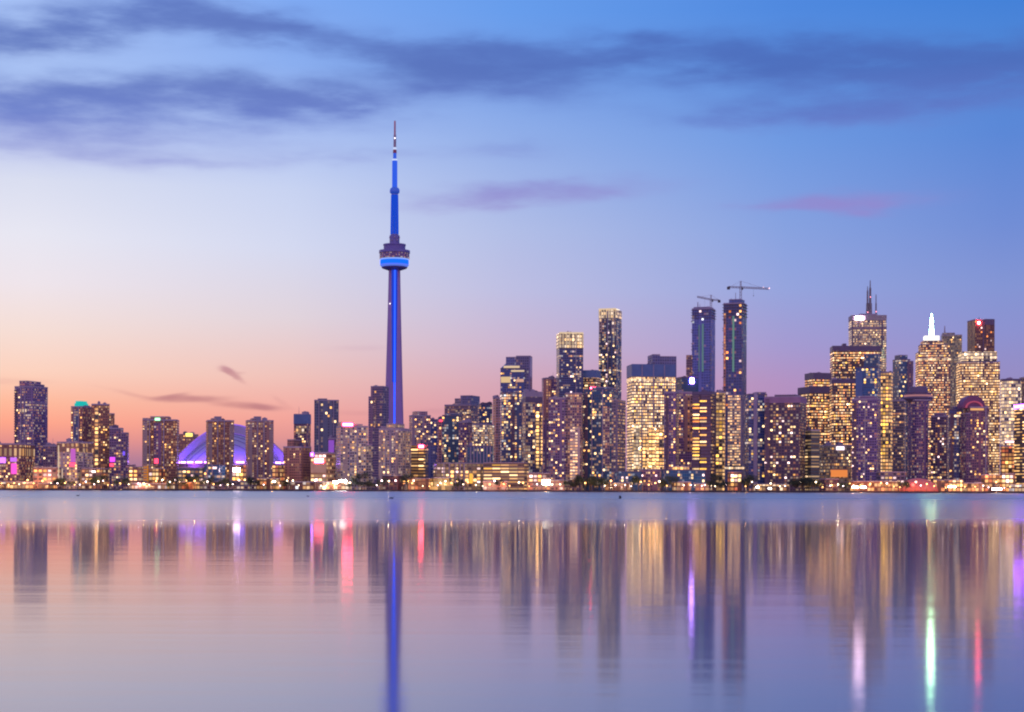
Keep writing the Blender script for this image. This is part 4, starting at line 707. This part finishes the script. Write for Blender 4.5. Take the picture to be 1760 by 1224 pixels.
# white-green spire on the ziggurat
i = zg[1]
def spire(bm, i):
    z0, z1, z2 = i['lz'](588)+1.0, i['lz'](578), i['lz'](541)
    for k in range(5):
        a = i['lx'](1586)+(i['lx'](1614)-i['lx'](1586))*(k+.06)/5; box(bm, a, a+(i['lx'](1614)-i['lx'](1586))*.88/5, -9, 9, z0, z1)
add(zg, 'lit_lantern', spire, glow((1, .94, .82), 1.5))
def needle(bm, i):
    z1, z2 = i['lz'](578)+.05, i['lz'](541); x = i['lx'](1600.5); box(bm, x-2.4, x+2.4, -2.0, 2.0, z1, z1+(z2-z1)*.3); box(bm, x-1.8, x+1.8, -1.5, 1.5, z1+(z2-z1)*.3, z1+(z2-z1)*.75); box(bm, x-1.1, x+1.1, -1, 1, z1+(z2-z1)*.75, z2-3); box(bm, x-.5, x+.5, -.5, .5, z2-3, z2+1)
add(zg, 'lit_spire', needle, glow((.46, 1, .52), 42.0))
i = gm[1]; bm = bmesh.new(); tube(bm, (i['lx'](1622.5), 0, i['lz'](574)), (i['lx'](1622.5), 0, i['lz'](560)), 1.2, .5); mesh_obj('roof_mast', bm, STEEL, gm[0])
i = rg_[1]; add(rg_, 'red_roof_lamp', lambda bm, i: ball(bm, (i['lx'](1671), -i['hd']-1, i['lz'](557)), 2.1), glow((1, .07, .09), 90.0))
bm = bmesh.new(); tube(bm, (i['lx'](1681), 0, i['H']), (i['lx'](1681), 0, i['lz'](545)), .7, .4); mesh_obj('roof_mast', bm, STEEL, rg_[0])
# revolving restaurant disc on the hotel
i = ht[1]
bm = bmesh.new(); lathe(bm, [(10, i['H']-1), (14.6, i['H']+2.4), (15, i['H']+4.2), (11, i['H']+4.8)], 40); mesh_obj('restaurant_disc', bm, CAPM, ht[0], True)
bm = bmesh.new(); lathe(bm, [(14.6, i['H']+4.9), (14.6, i['H']+6.4)], 40); mesh_obj('restaurant_windows', bm, glow((.8, .35, .4), .5, False), ht[0])
bm = bmesh.new(); lathe(bm, [(12.5, i['H']+6.5), (13, i['H']+9), (9.5, i['H']+9.4), (9.2, i['H']+14.5), (7, i['H']+15)], 32); mesh_obj('roof_drum', bm, CAPM, ht[0])
# rounded, arch-lit top
i = arch[1]
def archtop(r_in, r_out, bm, y0, y1, squash=.62):
    n = 16; cx = i['lx'](1666); rows = []
    for k in range(n+1):
        t = math.pi*k/n; rows.append([bm.verts.new((cx+r*math.cos(t), y, i['H']+.1+r*math.sin(t)*squash)) for r, y in ((r_in, y0), (r_out, y0), (r_out, y1), (r_in, y1))])
    for a, b in zip(rows, rows[1:]):
        for m in range(4): bm.faces.new((a[m], a[(m+1) % 4], b[(m+1) % 4], b[m]))
    bm.faces.new(rows[0]); bm.faces.new(rows[-1][::-1])
bm = bmesh.new(); archtop(.5, 12.0, bm, -i['hd']+2, i['hd']-2, 1.05); mesh_obj('vaulted_roof', bm, plain('plum_roof', (.17, .06, .16), .6), arch[0])
bm = bmesh.new(); archtop(7.5, 9.3, bm, -i['hd']+.8, -i['hd']+1.9, .75); mesh_obj('lit_arch', bm, glow((.9, .16, .3), .45, False), arch[0])
bm = bmesh.new(); box(bm, i['lx'](1655.5), i['lx'](1687), -i['hd']-.6, -i['hd']-.05, i['H']-2.4, i['H']-.4); mesh_obj('lit_cornice', bm, glow((1, .5, .2), .9, False), arch[0])

# ------------------------------------------------------------------ domed stadium
D = 2400.0; c0 = at(402, 800, D); k = D/FPX
st = tag(empty('stadium', (c0.x, D, GZ)), 'domed stadium with a violet floodlit roof behind the brown twin towers', 'stadium')
zb = (horizon(402)-797)*k+CAMZ-GZ; rise = (797-730)*k; RA = 102*k
def shell(bm, a, h, y0, y1, d, nx=48, ny=14, thick=1.2):
    # vault across x (half width a, rise h) running from y0 to y1; towards y1 it closes down like a quarter dome of depth d when d > 0
    def P(t, y):
        q = 1.0 if d <= 0 else math.sqrt(max(0.0, 1-((y-y0)/d)**2)); x = -math.cos(t); z = 1-abs(x)**1.9
        return (a*q*x, y, zb+h*q*z)
    rows = [[bm.verts.new(P(math.pi*i/nx, y0+(y1-y0)*j/ny)) for i in range(nx+1)] for j in range(ny+1)]
    for p, q in zip(rows, rows[1:]):
        for i in range(nx): bm.faces.new((p[i], p[i+1], q[i+1], q[i]))
roofm = plain('white_roof_membrane', (.36, .31, .52), .55, vary=.06, scale=.2)
bm = bmesh.new(); lathe(bm, [(RA*.99, 0), (RA*.99, zb-3), (RA*1.02, zb-2.5), (RA*1.02, zb-.3)], 64); mesh_obj('drum_wall', bm, plain('salmon_concrete', (.34, .20, .18), .8), st)
bm = bmesh.new(); shell(bm, RA, rise, 0, RA*.98, RA*.985); mesh_obj('rear_roof_panel', bm, plain('grey_roof_membrane', (.42, .45, .52), .5, vary=.06), st, True)
bm = bmesh.new(); shell(bm, RA*.995, rise*.985, -16, -.5, 0); rp = mesh_obj('sliding_roof_panel', bm, roofm, st, True)
bm = bmesh.new(); n = 48                                   # the end wall of the sliding panel steps down to the front panel
rows = []
for i_ in range(n+1):
    t = math.pi*i_/n; x = -math.cos(t); z = 1-abs(x)**1.9
    rows.append([bm.verts.new((RA*.995*x, -16.1, zb+rise*.985*z)), bm.verts.new((RA*.83*x, -16.5, zb+rise*.74*z))])
for p, q in zip(rows, rows[1:]): bm.faces.new((p[0], q[0], q[1], p[1]))
ob = mesh_obj('end_arch', bm, roofm, rp); so = ob.modifiers.new('thickness', 'SOLIDIFY'); so.thickness = .8
bm = bmesh.new()
nx, ny = 48, 16; rows = []
for j in range(ny+1):
    s = j/ny; q = math.sqrt(max(0, 1-(s*.995)**2)); rows.append([bm.verts.new((-math.cos(math.pi*i_/nx)*RA*.84*q, -16.7-58*s*.995, zb+rise*.75*q*(1-abs(math.cos(math.pi*i_/nx))**1.9))) for i_ in range(nx+1)])
for p, q in zip(rows, rows[1:]):
    for i_ in range(nx): bm.faces.new((p[i_], q[i_], q[i_+1], p[i_+1]))
fp = mesh_obj('front_roof_panel', bm, roofm, st, True)
seam = plain('roof_seam', (.10, .08, .22), .6)
for s in (.22, .42, .6, .76):                              # seams between the strips of the front panel
    bm = bmesh.new(); prev = None; q = math.sqrt(1-s*s)
    for i_ in range(nx+1):
        x = -math.cos(math.pi*i_/nx); pnt = Vector((x*RA*.84*q, -17.0-58*s, zb+rise*.75*q*(1-abs(x)**1.9)+.35))
        if prev is not None: tube(bm, prev, pnt, .38, n=4)
        prev = pnt
    mesh_obj('seam', bm, seam, fp)
bm = bmesh.new(); ps = []                              # violet light tubes along the two edges of the end arch
for e, (a_, h_) in enumerate(((.995, .985), (.84, .75))):
    bm = bmesh.new(); prev = None
    for i_ in range(n+1):
        x = -math.cos(math.pi*i_/n); z = 1-abs(x)**1.9; q = Vector((RA*a_*x, -16.9-.5*e, zb+rise*h_*z+.5))
        if prev is not None and (q-prev).length > .05: tube(bm, prev, q, .75 if e == 0 else .5, n=5)
        prev = q
    mesh_obj('arch_light', bm, glow((.36, .16, 1), (.85, .6)[e], False), st)
for a0 in range(-150, -29, 10):                            # white strip lamps round the foot of the roof
    bm = bmesh.new(); A = [R(a0+1), R(a0+8)]
    for t0, t1 in ((A[0], (A[0]+A[1])/2), ((A[0]+A[1])/2, A[1])):
        p = [(math.cos(t)*RA*1.01, math.sin(t)*RA*1.01) for t in (t0, t1)]; q = [(math.cos(t)*RA*1.02, math.sin(t)*RA*1.02) for t in (t0, t1)]
        v = [bm.verts.new((x, y, z)) for z in (zb-.2, zb+1.6) for x, y in (p[0], p[1], q[1], q[0])]
        for f in ((0, 1, 5, 4), (1, 2, 6, 5), (2, 3, 7, 6), (3, 0, 4, 7), (4, 5, 6, 7)): bm.faces.new([v[m] for m in f])
    mesh_obj('strip_lamp', bm, glow((.48, .20, 1), 14.0, False), st)
def real_lamp(kind, name, loc, col, power, parent, **k):
    l = bpy.data.lights.new(name, kind); l.color = col; l.energy = power
    for a, v in k.items(): setattr(l, a, v)
    o = bpy.data.objects.new(name, l); COL.objects.link(o); o.parent = parent; o.location = loc; return o
for x in (-80, -48, -16, 16, 48, 80):
    y = -math.sqrt(max(0, (RA*1.05)**2-min(x, 80)**2))-14
    bm = bmesh.new(); box(bm, x-1, x+1, y-.6, y+.6, zb-4, zb-2.4); tube(bm, (x, y, 0), (x, y, zb-4), .3); f = mesh_obj('floodlight', bm, DARK, st)
    o = real_lamp('SPOT', 'floodlight_beam', (x, y, zb-1.6), (.20, .07, 1.0), 8.0e4, f, spot_size=R(130), spot_blend=.6, shadow_soft_size=1.0)
    o.rotation_euler = Vector((-x*.35, 60, 34)).to_track_quat('-Z', 'Y').to_euler()

# ------------------------------------------------------------------ observation tower
D = 2700.0; px0 = 677.2; c = at(px0, 720, D); k = D/FPX
ot = tag(empty('observation_tower', (c.x, D, GZ), R(4)), 'very tall concrete observation tower with blue lights, a round pod and needle antenna', 'tower')
def tz(y): return (horizon(px0)-y)*k+CAMZ-GZ
towerc = plain('light_tinted_concrete', (.32, .22, .50), .8, vary=.12, scale=.06)  # blue wash of the tower lights put into the concrete colour
ANG = (R(-28), R(-152), R(90))                             # three buttress legs, two of them towards the lake
def section(reach, core, th):
    out = []
    for a in sorted(ANG):
        d = Vector((math.cos(a), math.sin(a))); s = Vector((-d.y, d.x))
        for r, w in ((core, -th*.75), (reach, -th*.5), (reach, th*.5), (core, th*.75)): out.append(d*r+s*w)
    return out
bm = bmesh.new(); rows = []
for y, half in ((842, 24), (800, 20.5), (735, 16.6), (680, 15.2), (600, 13.2), (530, 11.6), (462, 10.3)):
    r = (half*k-1.3)/math.cos(R(28)); rows.append([bm.verts.new((p.x, p.y, max(0, tz(y)))) for p in section(r, 5.2, 5.6-.01*(842-y)*.45)])
for p, q in zip(rows, rows[1:]):
    for i_ in range(len(p)): bm.faces.new((p[i_], p[(i_+1) % len(p)], q[(i_+1) % len(p)], q[i_]))
mesh_obj('shaft', bm, towerc, ot)
bm = bmesh.new(); box(bm, -4.3, 4.5, -5.6, -3.5, tz(745), tz(463)); mesh_obj('elevator_glass', bm, glow((.016, .05, .55), 1.0, False), ot)  # lit glass, widened to stand in for blue spill on the legs
bm = bmesh.new(); box(bm, -.5, 1.7, -6.2, -5.62, tz(742), tz(463)); mesh_obj('light_strip', bm, glow((.022, .085, 1.0), 2.1), ot)
bm = bmesh.new(); ball(bm, (-6.5, -8, tz(523)), .9); mesh_obj('shaft_lamp', bm, glow((1, .9, .95), 2.5), ot)
P = lambda half: half*k
podm = plain('pod_cladding', (.13, .13, .42), .4)  # blue light on the pod put into its cladding colour
bm = bmesh.new(); lathe(bm, [(P(11), tz(465)), (P(21), tz(461.5)), (P(22.5), tz(459.5)), (P(20), tz(458.6))], 48); mesh_obj('pod_base', bm, podm, ot)
bm = bmesh.new(); lathe(bm, [(P(22.5), tz(458.5)), (P(24.5), tz(456.6)), (P(24.5), tz(455))], 48); mesh_obj('radome_ring', bm, glow((.14, .24, 1), .8, False), ot, True)
bm = bmesh.new(); lathe(bm, [(P(24.2), tz(454.9)), (P(24.6), tz(451)), (P(24.2), tz(447.6))], 48); mesh_obj('blue_light_band', bm, glow((.003, .055, 1.0), 3.2), ot, True)
bm = bmesh.new(); lathe(bm, [(P(24.8), tz(447.5)), (P(24.8), tz(445.2))], 48); mesh_obj('white_light_ring', bm, glow((.34, .50, 1), .85, False), ot)
deck = facade('purple', 991, Lit=.34, Bay=2.2, Floor=3.0, Wall=(.16, .12, .34), Warm=.55, Strength=.9)
bm = bmesh.new(); n = 40; prism(bm, [(P(25.6)*math.cos(2*math.pi*j/n-1.6), P(25.6)*math.sin(2*math.pi*j/n-1.6)) for j in range(n)], tz(445.1), tz(435.5)); mesh_obj('observation_deck', bm, [deck, podm], ot)
bm = bmesh.new(); lathe(bm, [(P(26.6), tz(435.4)), (P(26.6), tz(431)), (P(24.5), tz(430.6))], 48); mesh_obj('deck_roof', bm, podm, ot)
bm = bmesh.new(); lathe(bm, [(P(18.6), tz(430.5)), (P(18.6), tz(423)), (P(19.4), tz(422.5)), (P(19.4), tz(420.2)), (P(17), tz(420))], 40); mesh_obj('upper_deck', bm, plain('pod_upper_cladding', (.13, .115, .38), .5), ot)  # blue tint in the cladding in place of spotlights
bm = bmesh.new(); lathe(bm, [(P(8.6), tz(419.9)), (P(8.6), tz(405)), (P(6.6), tz(404))], 24); mesh_obj('microwave_collar', bm, podm, ot)
bm = bmesh.new()
for j in range(5):
    t = R(-150+30*j); ball(bm, (math.cos(t)*P(9.2), math.sin(t)*P(9.2), tz(409+(j % 2)*5)), 1.3, 8, 5)
mesh_obj('microwave_dish', bm, GREYC, ot)
bm = bmesh.new(); lathe(bm, [(P(6.4), tz(403.9)), (P(5.4), tz(334))], 24); mesh_obj('upper_shaft', bm, plain('blue_washed_concrete', (.30, .28, .34), .7), ot)
for a in (-90, -42, -138, 30, 150):  # added glowing strips stand in for blue floodlighting on the shaft
    bm = bmesh.new(); d = Vector((math.cos(R(a)), math.sin(R(a)), 0)); s = Vector((-d.y, d.x, 0))
    for (za, zb_, ra, rb) in ((tz(403), tz(335), P(6.4), P(5.4)),):
        v = [bm.verts.new(d*(r+o)+s*w+Vector((0, 0, z))) for r, z in ((ra, za), (rb, zb_)) for w, o in ((-2.0, -.3), (2.0, -.3), (2.0, .5), (-2.0, .5))]
        for f in ((0, 1, 5, 4), (1, 2, 6, 5), (2, 3, 7, 6), (3, 0, 4, 7), (4, 5, 6, 7), (3, 2, 1, 0)): bm.faces.new([v[m] for m in f])
    mesh_obj('light_strip', bm, glow((.012, .075, .72), .85), ot)
bm = bmesh.new(); lathe(bm, [(P(5.4), tz(333.9)), (P(8.2), tz(331.5)), (P(8.6), tz(328)), (P(7.6), tz(324.5)), (P(4.6), tz(322))], 28); mesh_obj('sky_pod', bm, plain('sky_pod_blue', (.05, .09, .3), .4, emit=(.01, .12, .9), es=.35), ot, True)
bm = bmesh.new(); lathe(bm, [(P(4.5), tz(321.9)), (P(4.4), tz(276.5))], 16); mesh_obj('antenna_mast', bm, glow((.035, .12, .85), .95), ot)  # blue floodlighting put in as the mast's own glow
for w_, ya, yb, col in ((4.6, 276.4, 273.5, 'w'), (3.0, 273.4, 263.5, 'b'), (3.2, 263.4, 257.5, 'r'), (2.9, 257.4, 253.5, 'w'), (2.3, 253.4, 232, 'g'), (1.6, 231.9, 208, 'p')):
    bm = bmesh.new(); lathe(bm, [(P(w_), tz(ya)), (P(w_*.92), tz(yb))], 12)
    mesh_obj('antenna_section', bm, {'w': glow((.6, .7, 1), 1.0, False), 'b': glow((.04, .12, .8), .9, False), 'r': plain('red_antenna_paint', (.30, .05, .12), .6), 'g': plain('grey_antenna_paint', (.30, .24, .34), .6), 'p': plain('pink_antenna_paint', (.48, .22, .30), .6)}[col], ot)
bm = bmesh.new(); ball(bm, (0, -P(2.6), tz(238)), 1.0); mesh_obj('beacon_lamp', bm, glow((1, .95, 1), 3.0), ot)

# ------------------------------------------------------------------ red translucent event tent
c = at(1578, 838, 1745); k = 1745/FPX
tn = tag(empty('event_tent', (c.x, 1745, GZ)), 'rust-red glowing dome tent on the quay beside the round hotel', 'tent')
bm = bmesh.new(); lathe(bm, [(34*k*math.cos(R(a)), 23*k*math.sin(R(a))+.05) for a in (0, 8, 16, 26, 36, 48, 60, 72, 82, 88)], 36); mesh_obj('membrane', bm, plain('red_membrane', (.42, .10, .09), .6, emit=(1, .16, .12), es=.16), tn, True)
bm = bmesh.new()
for j in range(9):
    a = 2*math.pi*j/18
    for s in range(8):
        t0, t1 = R(-80+s*20), R(-60+s*20); q = lambda t: (34.3*k*math.sin(t)*math.cos(a), 34.3*k*math.sin(t)*math.sin(a), 23.3*k*math.cos(t))
        tube(bm, q(t0), q(t1), .12, n=4)
mesh_obj('rib', bm, STEEL, tn)
bm = bmesh.new(); ball(bm, (-15*k, -28*k, 6.5), 1.6); mesh_obj('red_lamp', bm, glow((1, .08, .06), 5.0), tn)

# ------------------------------------------------------------------ street lamps, floodlight masts
def lamp_proto(label, group, col, st, name='street_lamp'):
    r = tag(empty(name, (0, 0, 0)), label, 'street lamp', group)
    bm = bmesh.new(); tube(bm, (0, 0, 0), (0, 0, 6.2), .16, .09); tube(bm, (0, 0, 0), (0, 0, .6), .3, .24); mesh_obj('pole', bm, DARK, r)
    bm = bmesh.new(); tube(bm, (0, 0, 6.1), (0, -1.1, 6.7), .08, .07); mesh_obj('arm', bm, DARK, r)
    bm = bmesh.new(); ball(bm, (0, -1.2, 6.5), .52, 10, 7, sc=(1.15, 1.15, .9)); h = mesh_obj('lamp_globe', bm, glow(col, st), r)
    return r
protos = [lamp_proto('amber-lit street lamp on the quay, one of a long row', 'amber street lamps along the quay', (1, .46, .14), 11.0),
          lamp_proto('warm white street lamp on the quay, one of a long row', 'warm white street lamps along the quay', (1, .76, .48), 12.0),
          lamp_proto('rosy white street lamp on the quay, one of a long row', 'rosy white street lamps along the quay', (1, .70, .72), 11.0)]
rg = random.Random(4); used = [0, 0, 0]; PL = 0
x = 4.0
while x < 1758:
    q = rg.random(); kd = 0 if q < (.6 if (x < 240 or x > 1400) else .4) else (1 if q < .82 else 2)
    dark = any(a < x < b for a, b in ((606, 655), (984, 1036), (1222, 1292), (1360, 1405)))
    if not dark or rg.random() < .35:
        D = rg.choice((1696, 1703, 1722, 1748)); p = at(x, 842, D); o = protos[kd] if not used[kd] else link_copy(protos[kd]); used[kd] = 1
        s = rg.uniform(.62, 1.45) if D > 1700 else rg.uniform(.55, .9)
        o.location = (p.x, D+rg.uniform(-2, 2), GZ); o.scale = (s**.35, s**.35, s); o.rotation_euler.z = rg.uniform(-.6, .6)
        if rg.random() < .34:
            real_lamp('POINT', 'lamp_light', (0, -1.2, 5.2), ((1, .42, .14), (1, .7, .42), (1, .5, .42))[kd], 4800, o, shadow_soft_size=.5)
    x += rg.uniform(7, 15)
def flood(label, px, y, D, cols, n, st, r=.8):
    p = at(px, 842, D); k = D/FPX; h = (horizon(px)-y)*k+CAMZ-GZ
    rt = tag(empty('floodlight_mast', (p.x, D, GZ)), label, 'floodlight')
    bm = bmesh.new(); tube(bm, (0, 0, 0), (0, 0, h), .25, .15); box(bm, -n*r*.9, n*r*.9, -.2, .2, h-.3, h+.1); mesh_obj('mast', bm, DARK, rt)
    for j in range(n):
        bm = bmesh.new(); ball(bm, ((j-(n-1)/2)*r*1.9, -.5, h+.2), r, 10, 7); mesh_obj('lamp_head', bm, glow(cols, st), rt)
flood('white floodlight mast at the western corner of the bright terminal shed', 577, 829, 1712, (1, .93, .82), 3, 90)
flood('blazing white floodlight mast beside the dark trees at the end of the terminal shed', 589, 827, 1708, (1, .95, .84), 4, 120, .9)
flood('warm white floodlight mast over the glowing pavilion', 471, 828, 1716, (1, .85, .62), 2, 14)
flood('white lamp pair standing over the narrow grey stepped tower\'s forecourt', 161, 811, 1752, (1, .86, .78), 2, 10)
flood('low white floodlight bar in front of the rust-red ferry shed, west one', 1470, 838, 1704, (1, .88, .74), 4, 30)
flood('low white floodlight bar in front of the rust-red ferry shed, east one', 1484, 838, 1705, (1, .90, .82), 3, 30)
flood('amber floodlight mast above the cafe front among the trees', 1262, 819, 1742, (1, .42, .10), 3, 12)
flood('row of white lamps before the blazing amber shopfront', 1636, 837, 1708, (1, .90, .66), 5, 14)
flood('blinding pink-white floodlight bar at the water\'s edge near the right end', 1713, 841, 1695, (1, .82, .74), 6, 40)
flood('white lamp pair on the boathouse quay under the grey-finned tower', 1302, 838, 1703, (1, .88, .84), 2, 14)
flood('white floodlight on the quay beside the orange lit boathouse wall', 1323, 840, 1703, (1, .92, .86), 2, 14)

# ------------------------------------------------------------------ trees
def tree_proto(seed, h, w):
    rg = random.Random(seed)
    r = tag(empty('waterfront_tree', (0, 0, 0)), 'dark round-crowned tree in the leafy belt along the quay', 'tree', 'dark trees along the quay')
    bm = bmesh.new(); tube(bm, (0, 0, 0), (.1, 0, h*.45), .32, .2, 8); limbs = []
    for j in range(7):
        a = rg.uniform(0, 6.28); e = Vector((math.cos(a)*w*.33, math.sin(a)*w*.33, h*rg.uniform(.6, .9))); tube(bm, (.1, 0, h*rg.uniform(.3, .45)), e, .13, .04, 5); limbs.append(e)
    mesh_obj('trunk', bm, plain('bark', (.05, .035, .03), .9), r)
    bm = bmesh.new(); lumps = [(e+Vector((rg.uniform(-1, 1), rg.uniform(-1, 1), rg.uniform(-.6, 1))), rg.uniform(.20, .34)*w) for e in limbs for _ in (0, 1)]
    for _ in range(1500):
        c, rad = rg.choice(lumps); d = Vector((rg.gauss(0, 1), rg.gauss(0, 1), rg.gauss(0, .8))).normalized()*rad*rg.uniform(.35, 1.08); p = c+d
        s = rg.uniform(.14, .34); n_ = Vector((rg.gauss(0, 1), rg.gauss(0, 1), rg.gauss(0, 1))).normalized(); a = n_.orthogonal().normalized()*s; b = n_.cross(a).normalized()*s*.6
        f = bm.faces.new([bm.verts.new(p-a), bm.verts.new(p-b), bm.verts.new(p+a), bm.verts.new(p+b)]); f.material_index = rg.randrange(2)
    mesh_obj('crown', bm, [plain('leaves_dark', (.018, .035, .022), .7, vary=.4), plain('leaves', (.035, .055, .03), .7, vary=.4)], r)
    return r
tp = [tree_proto(s, h, w) for s, h, w in ((1, 9, 8), (2, 11, 9), (3, 8, 9), (4, 12, 8))]; tu = [0]*4; rg = random.Random(9)
spots = []
for a, b, n in ((97, 112, 3), (114, 124, 1), (157, 174, 3), (200, 218, 2), (286, 345, 7), (348, 400, 5), (425, 442, 2), (482, 500, 2), (600, 662, 10), (690, 702, 2), (782, 795, 2), (846, 870, 1), (972, 1042, 13), (1085, 1102, 2), (1132, 1158, 4), (1218, 1252, 6), (1276, 1296, 4), (1356, 1412, 9), (1546, 1560, 2), (1440, 1462, 2)):
    for j in range(n): spots.append(a+(b-a)*(j+rg.uniform(.15, .85))/n)
for x in spots:
    D = rg.choice((1709, 1714, 1719)); p = at(x, 842, D); j = rg.randrange(4)
    o = tp[j] if not tu[j] else link_copy(tp[j]); tu[j] = 1
    o.location = (p.x, D, GZ); o.rotation_euler.z = rg.uniform(0, 6.28); s = rg.uniform(.75, 1.35); o.scale = (s, s, s*rg.uniform(.85, 1.15))
for j in range(4):
    if not tu[j]:
        for ch in list(tp[j].children): bpy.data.objects.remove(ch)
        bpy.data.objects.remove(tp[j])

# ------------------------------------------------------------------ water birds
def bird(label, px, y, s, flip=False, up_=False):
    D = FPX*CAMZ/(y-horizon(px)); p = at(px, y, D)
    bm = bmesh.new()
    prof = [(-.46, .02, .10), (-.36, .07, .09), (-.2, .14, .08), (0, .17, .08), (.18, .14, .09), (.3, .07, .13)]
    rows = [[bm.verts.new((x, r*math.cos(2*math.pi*q/12), z+r*.8*math.sin(2*math.pi*q/12))) for q in range(12)] for x, r, z in prof]
    nk = [(.33, .05, .20), (.34, .045, .30), (.37, .06, .36), (.43, .05, .37), (.50, .02, .355)]
    rows += [[bm.verts.new((x+r*.5*math.sin(2*math.pi*q/12), r*math.cos(2*math.pi*q/12), z+r*.8*math.sin(2*math.pi*q/12))) for q in range(12)] for x, r, z in nk]
    for a, b in zip(rows, rows[1:]):
        for q in range(12): bm.faces.new((a[q], a[(q+1) % 12], b[(q+1) % 12], b[q]))
    bm.faces.new(rows[0][::-1]); bm.faces.new(rows[-1])
    b = tag(mesh_obj('goose', bm, plain('dark_plumage', (.03, .025, .03), .8), None, True), label, 'bird', 'geese floating on the lake')
    b.location = (p.x, D, 0); b.scale = (s*(-1 if flip else 1), s, s); b.rotation_euler.z = .2
    if up_:
        bm = bmesh.new()
        for sy in (-1, 1):
            v = [bm.verts.new(q) for q in ((-.15, .1*sy, .2), (.15, .1*sy, .2), (.12, .38*sy, .55), (-.1, .6*sy, .72), (-.25, .4*sy, .5))]; bm.faces.new(v)
        w = mesh_obj('wing', bm, plain('wing_feathers', (.06, .05, .06), .8), b); so = w.modifiers.new('thickness', 'SOLIDIFY'); so.thickness = .03
bird('small dark goose floating off the condominium towers at far left', 134, 852.5, 1.15)
bird('dark goose floating off the glowing pavilion, west of the spire', 529, 853.5, .95, True)
bird('dark goose floating just below the spire, largest of the floating birds', 673, 857, 1.3)
bird('dark goose with wings raised, off the dark trees east of the spire', 1066, 857, 1.0, False, True)
print('buildings', NB[0], 'windows', NWIN[0], 'objects', len(bpy.data.objects))
